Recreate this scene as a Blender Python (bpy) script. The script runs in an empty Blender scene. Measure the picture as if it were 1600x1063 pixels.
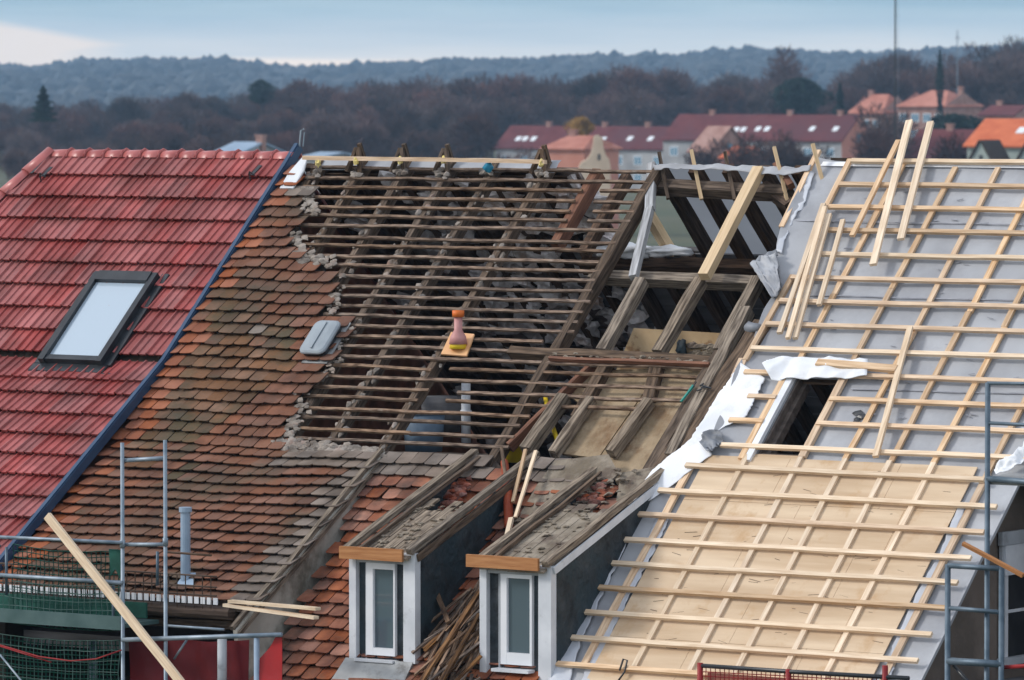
import bpy, math, random
from mathutils import Vector, Matrix, noise
random.seed(7)
rad = math.radians
SC = bpy.context.scene
COL = SC.collection

# ------------------------------------------------------------------ camera
F = 9000.0                                # focal length in photo pixels (about a 200 mm lens)
PSI = rad(34.5); PIT = math.atan(416.5/9000)
CAM = Vector((0, 0, 18.0))
FW = Vector((-math.sin(PSI)*math.cos(PIT), math.cos(PSI)*math.cos(PIT), -math.sin(PIT)))
RT = Vector((math.cos(PSI), math.sin(PSI), 0)); UP = RT.cross(FW)
cd = bpy.data.cameras.new('camera'); cam = bpy.data.objects.new('camera', cd); COL.objects.link(cam)
cam.location = CAM; cam.rotation_euler = (math.pi/2-PIT, 0, PSI)
cd.sensor_width = 36; cd.lens = 36*F/1600; cd.clip_start = 1; cd.clip_end = 30000
cd.dof.use_dof = True; cd.dof.focus_distance = 61; cd.dof.aperture_fstop = 4.8
SC.camera = cam
SC.view_settings.view_transform = 'Standard'; SC.view_settings.look = 'None'
SC.view_settings.gamma = 1; SC.view_settings.exposure = 0.25
SC.cycles.max_bounces = 6; SC.cycles.volume_bounces = 0

# ------------------------------------------------------------------ sky and sun
SUN_EL = rad(34); SUN_AZ = rad(235)        # compass-like angle: direction the light comes from
w = bpy.data.worlds.new('World'); SC.world = w; w.use_nodes = True
nt = w.node_tree; nt.nodes.clear()
def N(t, **k):
    n = nt.nodes.new(t)
    for a, b in k.items(): setattr(n, a, b)
    return n
def wire(a, b): nt.links.new(a, b)
def mth(op, a, b=None, c=None, clamp=False):
    n = N('ShaderNodeMath', operation=op); n.use_clamp = clamp
    for i, v in enumerate((a, b, c)):
        if v is None: continue
        if isinstance(v, (int, float)): n.inputs[i].default_value = v
        else: wire(v, n.inputs[i])
    return n.outputs[0]
def mixc(f, a, b):
    n = N('ShaderNodeMix', data_type='RGBA')
    for i, v in ((0, f), (6, a), (7, b)):
        if isinstance(v, (int, float)): n.inputs[i].default_value = v
        elif isinstance(v, tuple): n.inputs[i].default_value = v
        else: wire(v, n.inputs[i])
    return n.outputs[2]
sky = N('ShaderNodeTexSky', sky_type='NISHITA'); sky.sun_disc = False
sky.sun_elevation = SUN_EL; sky.sun_rotation = SUN_AZ; sky.dust_density = 2.0
tc = N('ShaderNodeTexCoord')
def dotv(v):
    n = N('ShaderNodeVectorMath', operation='DOT_PRODUCT'); wire(tc.outputs['Generated'], n.inputs[0]); n.inputs[1].default_value = v
    return n.outputs['Value']
fh = Vector((-math.sin(PSI), math.cos(PSI), 0))
fwd = mth('MAXIMUM', dotv(fh), 0.001)
az = mth('MULTIPLY', mth('DIVIDE', dotv(RT), fwd), 9.0)       # degrees-like azimuth and height of the cloud bank
el = mth('MULTIPLY', mth('DIVIDE', dotv((0, 0, 1)), fwd), 9.0)
cmb = N('ShaderNodeCombineXYZ'); wire(mth('MULTIPLY', az, 1.6), cmb.inputs[0]); wire(mth('MULTIPLY', el, 22.0), cmb.inputs[1])
nz = N('ShaderNodeTexNoise'); nz.inputs['Scale'].default_value = 1.3; nz.inputs['Detail'].default_value = 5; wire(cmb.outputs[0], nz.inputs['Vector'])
nv = mth('SUBTRACT', nz.outputs['Fac'], 0.5)
ramp = N('ShaderNodeValToRGB'); wire(mth('MULTIPLY', mth('ADD', el, mth('MULTIPLY', nv, 0.075)), 6.0, clamp=True), ramp.inputs[0])
K = 8.6
def kc(r, g, b): return (r*K, g*K, b*K, 1)
cr = ramp.color_ramp
cr.elements[0].position = 0.0; cr.elements[0].color = (1.30, 1.18, 1.05, 1)
cr.elements[1].position = 1.0; cr.elements[1].color = (.40, .50, .60, 1)
for p_, c_ in ((.13, (1.24, 1.16, 1.04, 1)), (.30, (.96, 1.0, .97, 1)), (.55, (.66, .80, .84, 1)), (.72, (.44, .62, .70, 1))):
    e = cr.elements.new(p_); e.color = c_
vs = N('ShaderNodeVectorMath', operation='SCALE'); wire(ramp.outputs[0], vs.inputs[0]); vs.inputs[3].default_value = K
low = vs.outputs[0]
# bright cloud tongue on the left (tip at az -.575, el .045)
t1 = mth('SUBTRACT', mth('SUBTRACT', -0.575, az), mth('MULTIPLY', mth('ABSOLUTE', mth('SUBTRACT', el, 0.045)), 5.5))
t1 = mth('ADD', t1, mth('MULTIPLY', nv, 0.12))
m1 = mth('MULTIPLY', t1, 14.0, clamp=True)
below = mth('MULTIPLY', mth('SUBTRACT', 0.055, el), 60.0, clamp=True)
far_left = mth('MULTIPLY', mth('SUBTRACT', -0.60, az), 9.0, clamp=True)
m1 = mth('MAXIMUM', m1, mth('MULTIPLY', below, far_left))
low = mixc(m1, low, kc(1.55, 1.28, 1.02))
b1 = mth('MULTIPLY', mth('SUBTRACT', mth('ADD', 0.026, mth('MULTIPLY', nv, 0.02)), el), 110.0, clamp=True)
b2 = mth('MULTIPLY', mth('ADD', az, 0.60), 6.0, clamp=True); b3 = mth('MULTIPLY', mth('SUBTRACT', 0.12, az), 3.0, clamp=True)
low = mixc(mth('MULTIPLY', mth('MULTIPLY', b1, b2), b3), low, kc(1.75, 1.42, 1.10))
# the high overcast: broken cloud over the clear sky
cmb2 = N('ShaderNodeVectorMath', operation='SCALE'); wire(tc.outputs['Generated'], cmb2.inputs[0]); cmb2.inputs[3].default_value = 2.2
nz2 = N('ShaderNodeTexNoise'); nz2.inputs['Scale'].default_value = 1.0; nz2.inputs['Detail'].default_value = 5; wire(cmb2.outputs[0], nz2.inputs['Vector'])
over = mixc(mth('MULTIPLY', nz2.outputs['Fac'], 1.45, clamp=True), sky.outputs[0], kc(.98, 1.04, 1.14))
hi = mth('MULTIPLY', mth('SUBTRACT', el, 0.14), 2.5, clamp=True)
final = mixc(hi, low, over)
bg = N('ShaderNodeBackground'); bg.inputs[1].default_value = 0.1; wire(final, bg.inputs[0])
wo = N('ShaderNodeOutputWorld'); wire(bg.outputs[0], wo.inputs[0])
sd = bpy.data.lights.new('sun', 'SUN'); sun = bpy.data.objects.new('sun', sd); COL.objects.link(sun)
sd.energy = 1.6; sd.angle = rad(11); sd.color = (1, .95, .88)
sdir = Vector((math.sin(SUN_AZ)*math.cos(SUN_EL), math.cos(SUN_AZ)*math.cos(SUN_EL), math.sin(SUN_EL)))
sun.rotation_euler = sdir.to_track_quat('Z', 'Y').to_euler()

# ------------------------------------------------------------------ mesh helpers
class MB:
    def __init__(s): s.v = []; s.f = []; s.u = []; s.mi = []; s.cur = 0
    def add(s, vs, fs, uv=None):
        o = len(s.v); s.v += [tuple(q) for q in vs]
        for i, f in enumerate(fs):
            s.f.append([o+k for k in f]); s.mi.append(s.cur)
            s.u.append(uv[i] if uv else [(vs[k][0]*.7+vs[k][1]*.7, vs[k][2]) for k in f])
        return s
    def box(s, o, a, b, c):
        o, a, b, c = map(Vector, (o, a, b, c))
        la, lb, lc = a.length, b.length, c.length
        vs = [o, o+a, o+a+b, o+b, o+c, o+a+c, o+a+b+c, o+b+c]
        fs = [(0,3,2,1),(4,5,6,7),(0,1,5,4),(1,2,6,5),(2,3,7,6),(3,0,4,7)]
        return s.add(vs, fs)
    def bb(s, x0, x1, y0, y1, z0, z1): return s.box((x0,y0,z0),(x1-x0,0,0),(0,y1-y0,0),(0,0,z1-z0))
    def beam(s, p, q, wd, ht, nrm, seg=1, jit=0.0, taper=1.0):
        """a sawn timber from p to q, section wd across and ht along nrm, resting with its under side on the p-q line"""
        p, q, nrm = Vector(p), Vector(q), Vector(nrm)
        d = (q-p); L = d.length; d.normalize(); sd_ = d.cross(nrm).normalized(); up_ = sd_.cross(d).normalized()
        vs = []; sed = random.random()*100; ro = random.random()*30
        for i in range(seg+1):
            k = i/seg; c = p.lerp(q, k); sc = 1+(taper-1)*k
            if jit:
                c = c+sd_*jit*noise.noise((k*L*1.3, sed, 0))+up_*jit*.7*noise.noise((k*L*1.3, sed, 5))
            for a, b in ((-1,0),(1,0),(1,1),(-1,1)):
                ja = jit*.5*noise.noise((k*L*3, sed+a*7, b*9)) if jit else 0
                vs.append(c+sd_*(a*wd/2*sc+ja)+up_*(b*ht*sc+ja))
        fs = []; uv = []
        per = (0, wd, wd+ht, 2*wd+ht, 2*wd+2*ht)
        for i in range(seg):
            for j in range(4):
                a = i*4+j; b = i*4+(j+1) % 4
                fs.append((a, b, b+4, a+4)); l0 = ro+L*i/seg; l1 = ro+L*(i+1)/seg
                uv.append([(l0, per[j]+sed), (l0, per[j+1]+sed), (l1, per[j+1]+sed), (l1, per[j]+sed)])
        fs.append((3,2,1,0)); uv.append([(ro+v*.05, sed+v*.03) for v in range(4)])
        e = seg*4; fs.append((e, e+1, e+2, e+3)); uv.append([(ro+v*.05, sed+v*.03) for v in range(4)])
        return s.add(vs, fs, uv)
    def tube(s, pts, r, n=8, cap=True):
        pts = [Vector(p) for p in pts]; vs = []; fs = []
        for i, p in enumerate(pts):
            d = (pts[min(i+1, len(pts)-1)]-pts[max(i-1, 0)]).normalized()
            a = d.cross(Vector((0.13, .31, 1)) if abs(d.z) < .9 else Vector((1, 0.1, 0))).normalized(); b = d.cross(a)
            rr = r[i] if isinstance(r, (list, tuple)) else r
            for k in range(n):
                t = 2*math.pi*k/n; vs.append(p+a*math.cos(t)*rr+b*math.sin(t)*rr)
        for i in range(len(pts)-1):
            for k in range(n): fs.append((i*n+k, i*n+(k+1) % n, (i+1)*n+(k+1) % n, (i+1)*n+k))
        if cap: fs.append(tuple(reversed(range(n)))); fs.append(tuple(range((len(pts)-1)*n, len(pts)*n)))
        return s.add(vs, fs)
    def slab(s, pts, off):
        """closed plate: polygon pts extruded by the vector off"""
        pts = [Vector(p) for p in pts]; off = Vector(off); n = len(pts)
        vs = pts+[p+off for p in pts]
        fs = [tuple(reversed(range(n))), tuple(range(n, 2*n))]+[(i, (i+1) % n, (i+1) % n+n, i+n) for i in range(n)]
        return s.add(vs, fs)
    def blob(s, c, r, sq=(1,1,1), axes=None, jag=.35, lv=1):
        c = Vector(c); sed = random.random()*50; vs, fs = ICO[lv]
        ax = axes or (Vector((1,0,0)), Vector((0,1,0)), Vector((0,0,1)))
        out = []
        for v in vs:
            k = r*(1+jag*noise.noise((v[0]*1.7+sed, v[1]*1.7, v[2]*1.7)))
            out.append(c+ax[0]*v[0]*k*sq[0]+ax[1]*v[1]*k*sq[1]+ax[2]*v[2]*k*sq[2])
        return s.add(out, fs)
    def build(s, name, m, parent=None, smooth=False):
        me = bpy.data.meshes.new(name)
        org = ORG.get(parent.name, Vector((0,0,0))) if parent else Vector((0,0,0))
        me.from_pydata([tuple(Vector(v)-org) for v in s.v], [], s.f)
        ul = me.uv_layers.new(name='uv'); fl = []
        for f in s.u:
            for a in f: fl += [a[0], a[1]]
        ul.data.foreach_set('uv', fl)
        for q in (m if isinstance(m, (list, tuple)) else [m]): me.materials.append(q)
        me.polygons.foreach_set('material_index', s.mi)
        if smooth: me.polygons.foreach_set('use_smooth', [True]*len(me.polygons))
        me.update()
        o = bpy.data.objects.new(name, me); COL.objects.link(o)
        if parent: o.parent = parent
        ORG[o.name] = org
        return o
ORG = {}
def _ico(lv):
    import bmesh
    b = bmesh.new(); bmesh.ops.create_icosphere(b, subdivisions=lv, radius=1)
    r = ([tuple(v.co) for v in b.verts], [tuple(v.index for v in f.verts) for f in b.faces]); b.free(); return r
ICO = {1: _ico(1), 2: _ico(2), 3: _ico(3)}
def tag(o, label=None, cat=None, group=None, kind=None):
    if label: o['label'] = label
    if cat: o['category'] = cat
    if group: o['group'] = group
    if kind: o['kind'] = kind
    return o
def thing(name, loc, label, cat, group=None):
    o = bpy.data.objects.new(name, None); COL.objects.link(o); o.location = loc; o.empty_display_size = .3
    ORG[o.name] = Vector(loc); return tag(o, label, cat, group)
def solo(name, mb, m, label, cat, group=None, smooth=False):
    """a thing that is one mesh, its origin at its own middle"""
    c = Vector((0,0,0))
    for v in mb.v: c += Vector(v)
    c /= len(mb.v); mb.v = [tuple(Vector(v)-c) for v in mb.v]
    o = mb.build(name, m, None, smooth); o.location = c
    return tag(o, label, cat, group)

# ------------------------------------------------------------------ materials
def mat(name, c1, c2, scale=4.0, rough=.8, bump=.2, bscale=None, stretch=(1,1,1), coord='Object', island=0, orand=0,
        detail=6, spec=.3, metal=0, c3=None, s3=.8, t3=(.45,.6), lo=.35, hi=.65, bdist=.01):
    m = bpy.data.materials.new(name); m.use_nodes = True; t = m.node_tree; L = t.links
    def n(k, **a):
        x = t.nodes.new(k)
        for p, q in a.items(): setattr(x, p, q)
        return x
    bs = t.nodes['Principled BSDF']; bs.inputs['Roughness'].default_value = rough
    bs.inputs['Specular IOR Level'].default_value = spec; bs.inputs['Metallic'].default_value = metal
    tcn = n('ShaderNodeTexCoord'); mp = n('ShaderNodeMapping'); mp.inputs['Scale'].default_value = stretch
    L.new(tcn.outputs[coord], mp.inputs[0])
    nz_ = n('ShaderNodeTexNoise'); nz_.inputs['Scale'].default_value = scale; nz_.inputs['Detail'].default_value = detail
    L.new(mp.outputs[0], nz_.inputs['Vector'])
    rp = n('ShaderNodeMapRange'); rp.inputs[1].default_value = lo; rp.inputs[2].default_value = hi
    L.new(nz_.outputs['Fac'], rp.inputs[0])
    mx = n('ShaderNodeMix', data_type='RGBA'); mx.inputs[6].default_value = (*c1, 1); mx.inputs[7].default_value = (*c2, 1)
    L.new(rp.outputs[0], mx.inputs[0]); out = mx.outputs[2]
    if c3:
        n3 = n('ShaderNodeTexNoise'); n3.inputs['Scale'].default_value = s3; n3.inputs['Detail'].default_value = 8; n3.inputs['Roughness'].default_value = .65
        L.new(tcn.outputs['Object'], n3.inputs['Vector'])
        r3 = n('ShaderNodeMapRange'); r3.inputs[1].default_value = t3[0]; r3.inputs[2].default_value = t3[1]; L.new(n3.outputs['Fac'], r3.inputs[0])
        m3 = n('ShaderNodeMix', data_type='RGBA'); m3.inputs[7].default_value = (*c3, 1); L.new(out, m3.inputs[6]); L.new(r3.outputs[0], m3.inputs[0]); out = m3.outputs[2]
    for amt, src in ((island, 'g'), (orand, 'o')):
        if not amt: continue
        r = n('ShaderNodeNewGeometry').outputs['Random Per Island'] if src == 'g' else n('ShaderNodeObjectInfo').outputs['Random']
        h = n('ShaderNodeHueSaturation'); mr = n('ShaderNodeMapRange'); mr.inputs[3].default_value = 1-amt; mr.inputs[4].default_value = 1+amt
        L.new(r, mr.inputs[0]); L.new(mr.outputs[0], h.inputs['Value'])
        r2 = n('ShaderNodeMath', operation='FRACT'); r1 = n('ShaderNodeMath', operation='MULTIPLY'); r1.inputs[1].default_value = 17.3
        L.new(r, r1.inputs[0]); L.new(r1.outputs[0], r2.inputs[0])
        mr2 = n('ShaderNodeMapRange'); mr2.inputs[3].default_value = 1-amt*.8; mr2.inputs[4].default_value = 1+amt*.5
        L.new(r2.outputs[0], mr2.inputs[0]); L.new(mr2.outputs[0], h.inputs['Saturation'])
        L.new(out, h.inputs['Color']); out = h.outputs[0]
    L.new(out, bs.inputs['Base Color'])
    if bump:
        nb = n('ShaderNodeTexNoise'); nb.inputs['Scale'].default_value = bscale or scale*3; nb.inputs['Detail'].default_value = 5
        L.new(mp.outputs[0], nb.inputs['Vector'])
        bp = n('ShaderNodeBump'); bp.inputs['Strength'].default_value = bump; bp.inputs['Distance'].default_value = bdist
        L.new(nb.outputs['Fac'], bp.inputs['Height']); L.new(bp.outputs[0], bs.inputs['Normal'])
    return m
G = (1.2, 16, 1)
M = {}
M['new_wood'] = mat('new_wood', (.52,.34,.20), (.74,.55,.37), 2.2, .65, .2, stretch=G, coord='UV', orand=.2, c3=(.50,.36,.24), s3=1.5, t3=(.55,.75))
M['pale_wood'] = mat('pale_wood', (.64,.48,.33), (.84,.69,.52), 2.2, .65, .2, stretch=G, coord='UV', orand=.12)
M['honey_wood'] = mat('honey_wood', (.62,.44,.25), (.74,.56,.35), 2.0, .6, .15, stretch=G, coord='UV', orand=.08)
M['old_batten'] = mat('old_batten', (.065,.038,.025), (.29,.20,.14), 2.6, .9, .5, stretch=(2.5,12,1), coord='UV', orand=.25, c3=(.32,.28,.24), s3=3, t3=(.60,.78))
M['old_beam'] = mat('old_beam', (.045,.030,.021), (.17,.12,.085), 2.2, .9, .6, stretch=(1.5,14,1), coord='UV', orand=.2)
M['grey_beam'] = mat('grey_beam', (.075,.056,.042), (.32,.26,.20), 2.2, .9, .6, stretch=(1.5,16,1), coord='UV', orand=.15)
M['bleached_beam'] = mat('bleached_beam', (.24,.24,.25), (.52,.53,.55), 2.2, .9, .5, stretch=(1.2,12,1), coord='UV')
M['frame_brown'] = mat('frame_brown', (.07,.055,.048), (.14,.115,.10), 3, .8, .4, stretch=(1,4,4))
M['brightened_mortar'] = mat('brightened_mortar', (.52,.49,.50), (.80,.77,.77), 9, .95, .8, 40, island=.35, c3=(.36,.27,.22), s3=4, t3=(.5,.65))  # rear-slope mortar, colour raised to stand in for light lacking in the attic
M['dark_beam'] = mat('dark_beam', (.045,.028,.02), (.13,.085,.06), 2.2, .9, .4, stretch=(1.5,14,1), coord='UV', orand=.25)
M['red_beam'] = mat('red_beam', (.13,.05,.028), (.27,.115,.06), 2.2, .8, .4, stretch=(1.5,14,1), coord='UV', orand=.15)
M['fascia_wood'] = mat('fascia_wood', (.36,.15,.055), (.50,.24,.10), 2.0, .7, .3, stretch=G, coord='UV')
M['red_tile'] = mat('red_tile', (.255,.048,.045), (.40,.100,.095), 1.9, .52, .35, 60, island=.17, spec=.45, c3=(.20,.045,.04), s3=1.3, t3=(.48,.66))
M['ridge_tile'] = mat('ridge_tile', (.34,.06,.055), (.50,.13,.12), 3, .35, .2, 50, spec=.5, island=.1)
M['old_tile'] = mat('old_tile', (.13,.058,.036), (.245,.108,.066), 3.6, .9, .8, 26, island=.16, c3=(.10,.068,.045), s3=.9, t3=(.48,.62))
M['old_tile_bright'] = mat('old_tile_bright', (.18,.062,.036), (.36,.140,.078), 3.6, .9, .8, 26, island=.26, c3=(.12,.07,.05), s3=1.6, t3=(.50,.66))
M['mossy_tile'] = mat('mossy_tile', (.115,.064,.037), (.20,.105,.060), 3.0, .9, .6, 26, island=.2, c3=(.085,.066,.040), s3=1.3, t3=(.45,.6))
M['orange_tile'] = mat('orange_tile', (.25,.080,.038), (.36,.13,.065), 3.2, .85, .5, 26, island=.15)
M['grey_tile'] = mat('grey_tile', (.125,.098,.080), (.23,.185,.155), 3.2, .9, .6, 26, island=.25)
M['mortar'] = mat('mortar', (.13,.11,.095), (.33,.29,.255), 6, .95, .8, 30, island=.3, c3=(.20,.10,.07), s3=3, t3=(.55,.7))
M['grey_lump'] = mat('grey_lump', (.34,.31,.31), (.66,.62,.62), 9, .95, .8, 40, island=.35, c3=(.24,.16,.12), s3=4, t3=(.5,.65))
M['clay'] = mat('clay', (.27,.20,.125), (.43,.33,.22), 3.5, .95, .9, 14, c3=(.22,.14,.08), s3=1.8, t3=(.5,.62), bdist=.03)
M['clay_grey'] = mat('clay_grey', (.17,.14,.105), (.33,.285,.23), 4, .95, 1, 12, c3=(.13,.10,.08), s3=3, t3=(.5,.62), bdist=.03)
M['straw_board'] = mat('straw_board', (.42,.29,.16), (.55,.41,.25), 3, .85, .4, 14, c3=(.28,.17,.09), s3=2.2, t3=(.55,.6))
M['brick'] = mat('brick', (.17,.05,.035), (.33,.12,.08), 9, .95, 1, 16, island=.4, c3=(.10,.05,.04), s3=5, t3=(.5,.6), bdist=.03)
M['under_dark'] = mat('under_dark', (.035,.026,.022), (.07,.055,.045), 5, .95, .5, 20)
M['back_under'] = mat('back_under', (.03,.022,.018), (.40,.34,.32), 2.2, .95, .8, 14, c3=(.05,.03,.025), s3=2.6, t3=(.42,.58))
M['grey_board'] = mat('grey_board', (.13,.13,.14), (.22,.22,.235), 2.0, .85, .4, stretch=(.6,1,6), orand=.1)
M['membrane'] = mat('membrane', (.34,.355,.385), (.46,.48,.515), 1.1, .55, .3, 5, spec=.35, c3=(.29,.30,.33), s3=.9, t3=(.45,.65), bdist=.02)
M['membrane_light'] = mat('membrane_light', (.42,.45,.51), (.56,.59,.65), 2, .4, .15, 6, spec=.5, bdist=.02)
M['membrane_dark'] = mat('membrane_dark', (.13,.14,.16), (.26,.28,.32), 2.5, .55, .3, 8, spec=.4, bdist=.02)
M['seam'] = mat('seam', (.20,.21,.24), (.36,.37,.41), 5, .6, .1)
M['white_felt'] = mat('white_felt', (.74,.77,.82), (.88,.90,.93), 1.6, .8, .25, 8, c3=(.66,.68,.72), s3=2.5, t3=(.55,.7), bdist=.02)
M['plywood'] = mat('plywood', (.53,.385,.25), (.70,.55,.39), 1.8, .7, .15, stretch=(.35,3,3), c3=(.50,.32,.17), s3=2.4, t3=(.56,.74))
M['mark'] = mat('mark', (.10,.07,.05), (.20,.14,.10), 8, .9, 0)
M['blue_metal'] = mat('blue_metal', (.022,.055,.12), (.04,.085,.16), 3, .4, .05, spec=.5, metal=.2)
M['black_metal'] = mat('black_metal', (.012,.015,.02), (.03,.035,.042), 4, .35, .05, spec=.5)
M['white_paint'] = mat('white_paint', (.58,.61,.66), (.74,.77,.82), 3, .5, .15, 14, c3=(.42,.44,.46), s3=4, t3=(.6,.75))
M['grey_paint'] = mat('grey_paint', (.36,.39,.43), (.50,.53,.57), 3, .6, .3, 14, c3=(.24,.25,.27), s3=4, t3=(.55,.72))
M['white_plastic'] = mat('white_plastic', (.74,.77,.82), (.82,.84,.88), 3, .35, .03, spec=.5)
M['slate'] = mat('slate', (.014,.018,.022), (.060,.070,.078), 4.5, .6, 1, 9, c3=(.030,.050,.062), s3=2.2, t3=(.42,.6), spec=.3, bdist=.03)
M['lead'] = mat('lead', (.24,.25,.26), (.40,.42,.43), 3, .55, .4, 8, metal=.3, c3=(.18,.18,.18), s3=3, t3=(.5,.65))
M['cheek_render'] = mat('cheek_render', (.36,.34,.30), (.56,.53,.47), 2.6, .9, .6, 9, c3=(.17,.155,.125), s3=1.8, t3=(.52,.68), bdist=.02)
M['galv'] = mat('galv', (.16,.22,.28), (.30,.36,.42), 6, .5, .1, metal=.4, spec=.5)
M['blue_steel'] = mat('blue_steel', (.07,.11,.15), (.14,.19,.24), 6, .5, .1, metal=.4, spec=.5)
M['vent_grey'] = mat('vent_grey', (.24,.28,.32), (.31,.36,.40), 3, .45, .05, spec=.5)
M['pipe_blue'] = mat('pipe_blue', (.22,.31,.42), (.32,.42,.54), 3, .4, .05, spec=.5)
M['green_net'] = mat('green_net', (.010,.06,.045), (.02,.11,.085), 5, .8, .1)
M['net_pale'] = mat('net_pale', (.10,.18,.16), (.18,.27,.25), 5, .8, 0)
M['deck_green'] = mat('deck_green', (.05,.10,.10), (.09,.15,.15), 3, .7, .2)
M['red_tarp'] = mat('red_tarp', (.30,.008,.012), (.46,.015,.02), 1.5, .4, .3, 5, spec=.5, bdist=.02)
M['shaded_red_tarp'] = mat('shaded_red_tarp', (.09,.006,.010), (.16,.010,.016), 1.5, .5, .3, 5, bdist=.02)  # red tarp darkened in colour to stand for the shade behind the rail
M['red_steel'] = mat('red_steel', (.22,.015,.02), (.34,.03,.03), 5, .5, .1)
M['dark_void'] = mat('dark_void', (.012,.011,.010), (.03,.027,.025), 3, .95, .3)
M['taupe_wall'] = mat('taupe_wall', (.155,.125,.105), (.205,.17,.145), 1.5, .95, .5, 30, c3=(.12,.10,.085), s3=.8)
M['facade'] = mat('facade', (.30,.27,.23), (.38,.35,.30), 1.5, .95, .4, 30)
M['brick_wall'] = mat('brick_wall', (.13,.06,.04), (.27,.12,.08), 5, .95, .8, 12)
M['yellow'] = mat('yellow', (.70,.50,.02), (.80,.60,.04), 3, .4, 0)
M['orange'] = mat('orange', (.70,.16,.03), (.80,.24,.06), 3, .45, 0)
M['orange_pale'] = mat('orange_pale', (.68,.36,.16), (.80,.48,.26), 3, .45, .1)
M['pink'] = mat('pink', (.50,.23,.22), (.62,.33,.32), 3, .5, .1)
M['rust_pipe'] = mat('rust_pipe', (.26,.045,.015), (.40,.08,.03), 4, .5, .2)
M['blue_plastic'] = mat('blue_plastic', (.10,.16,.24), (.18,.25,.34), 3, .5, .1)
M['teal'] = mat('teal', (.02,.20,.17), (.04,.30,.25), 3, .5, .1)
M['cyan'] = mat('cyan', (.02,.22,.36), (.04,.30,.45), 3, .5, .1)
M['twig'] = mat('twig', (.06,.034,.022), (.26,.155,.09), 3, .9, .4, stretch=(1.5,12,1), coord='UV', orand=.75)
M['foam'] = mat('foam', (.70,.55,.16), (.82,.70,.32), 6, .8, .6, 20)
def translucent(name, c):
    m = bpy.data.materials.new(name); m.use_nodes = True; t = m.node_tree; t.nodes.clear()
    o = t.nodes.new('ShaderNodeOutputMaterial'); a = t.nodes.new('ShaderNodeBsdfDiffuse'); b = t.nodes.new('ShaderNodeBsdfTranslucent'); x = t.nodes.new('ShaderNodeMixShader')
    nz_ = t.nodes.new('ShaderNodeTexNoise'); nz_.inputs['Scale'].default_value = 2; tc_ = t.nodes.new('ShaderNodeTexCoord'); t.links.new(tc_.outputs['Object'], nz_.inputs['Vector'])
    r = t.nodes.new('ShaderNodeMix'); r.data_type = 'RGBA'; r.inputs[6].default_value = (c[0]*.8, c[1]*.8, c[2]*.8, 1); r.inputs[7].default_value = (*c, 1); t.links.new(nz_.outputs['Fac'], r.inputs[0])
    for q in (a, b): t.links.new(r.outputs[2], q.inputs['Color'])
    x.inputs[0].default_value = .45; t.links.new(a.outputs[0], x.inputs[1]); t.links.new(b.outputs[0], x.inputs[2]); t.links.new(x.outputs[0], o.inputs[0]); return m
M['lining'] = translucent('lining', (.50,.52,.56))
def glass(name, c, r=.06):
    m = bpy.data.materials.new(name); m.use_nodes = True; b = m.node_tree.nodes['Principled BSDF']
    b.inputs['Base Color'].default_value = (*c, 1); b.inputs['Roughness'].default_value = r
    b.inputs['Specular IOR Level'].default_value = .9; b.inputs['Coat Weight'].default_value = .6; b.inputs['Coat Roughness'].default_value = .03
    return m
M['sky_glass'] = glass('sky_glass', (.42,.52,.62), .12)
M['dark_glass'] = glass('dark_glass', (.085,.125,.15))
M['blind'] = mat('blind', (.10,.14,.165), (.14,.18,.205), 1.5, .25, 0, spec=.8)
# background
M['twigs_brown'] = mat('twigs_brown', (.060,.034,.032), (.130,.075,.066), .25, .95, 0, orand=.50)
M['trunk'] = mat('trunk', (.06,.045,.04), (.11,.09,.08), 2, .95, 0)
M['evergreen'] = mat('evergreen', (.006,.022,.018), (.020,.050,.036), .5, .9, 0, island=.3)
M['autumn'] = mat('autumn', (.36,.20,.03), (.50,.30,.06), .5, .9, 0, island=.2)
M['far_wood'] = mat('far_wood', (.03,.042,.052), (.08,.088,.095), .012, .95, 0, island=.35)  # bluish base colour, distance haze partly painted into the wood
M['hill'] = mat('hill', (.035,.048,.06), (.07,.085,.095), .01, .95, 0)  # blue of the far haze also put into the slope colour
M['grass'] = mat('grass', (.06,.075,.035), (.11,.105,.06), .02, .95, 0)
M['maroon_roof'] = mat('maroon_roof', (.10,.020,.022), (.15,.036,.036), .6, .8, 0, c3=(.10,.03,.035), s3=.15)
M['orange_roof'] = mat('orange_roof', (.52,.12,.045), (.62,.17,.07), .8, .8, 0)
M['salmon_wall'] = mat('salmon_wall', (.50,.21,.15), (.58,.27,.20), .4, .9, 0)
M['salmon_roof'] = mat('salmon_roof', (.38,.14,.10), (.52,.23,.17), .4, .9, 0)
M['grey_house'] = mat('grey_house', (.30,.30,.31), (.46,.46,.47), .3, .9, 0)
M['stone'] = mat('stone', (.68,.52,.38), (.80,.64,.48), .6, .9, 0)
M['brick_house'] = mat('brick_house', (.30,.16,.13), (.42,.26,.22), .8, .9, 0)
M['blue_roof'] = mat('blue_roof', (.22,.31,.42), (.28,.38,.50), .6, .5, 0)
M['pale_green'] = mat('pale_green', (.32,.38,.36), (.38,.44,.42), .6, .9, 0)
M['win_white'] = mat('win_white', (.74,.78,.82), (.80,.84,.88), 2, .5, 0)
M['win_blue'] = glass('win_blue', (.16,.30,.42), .15)

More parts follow.
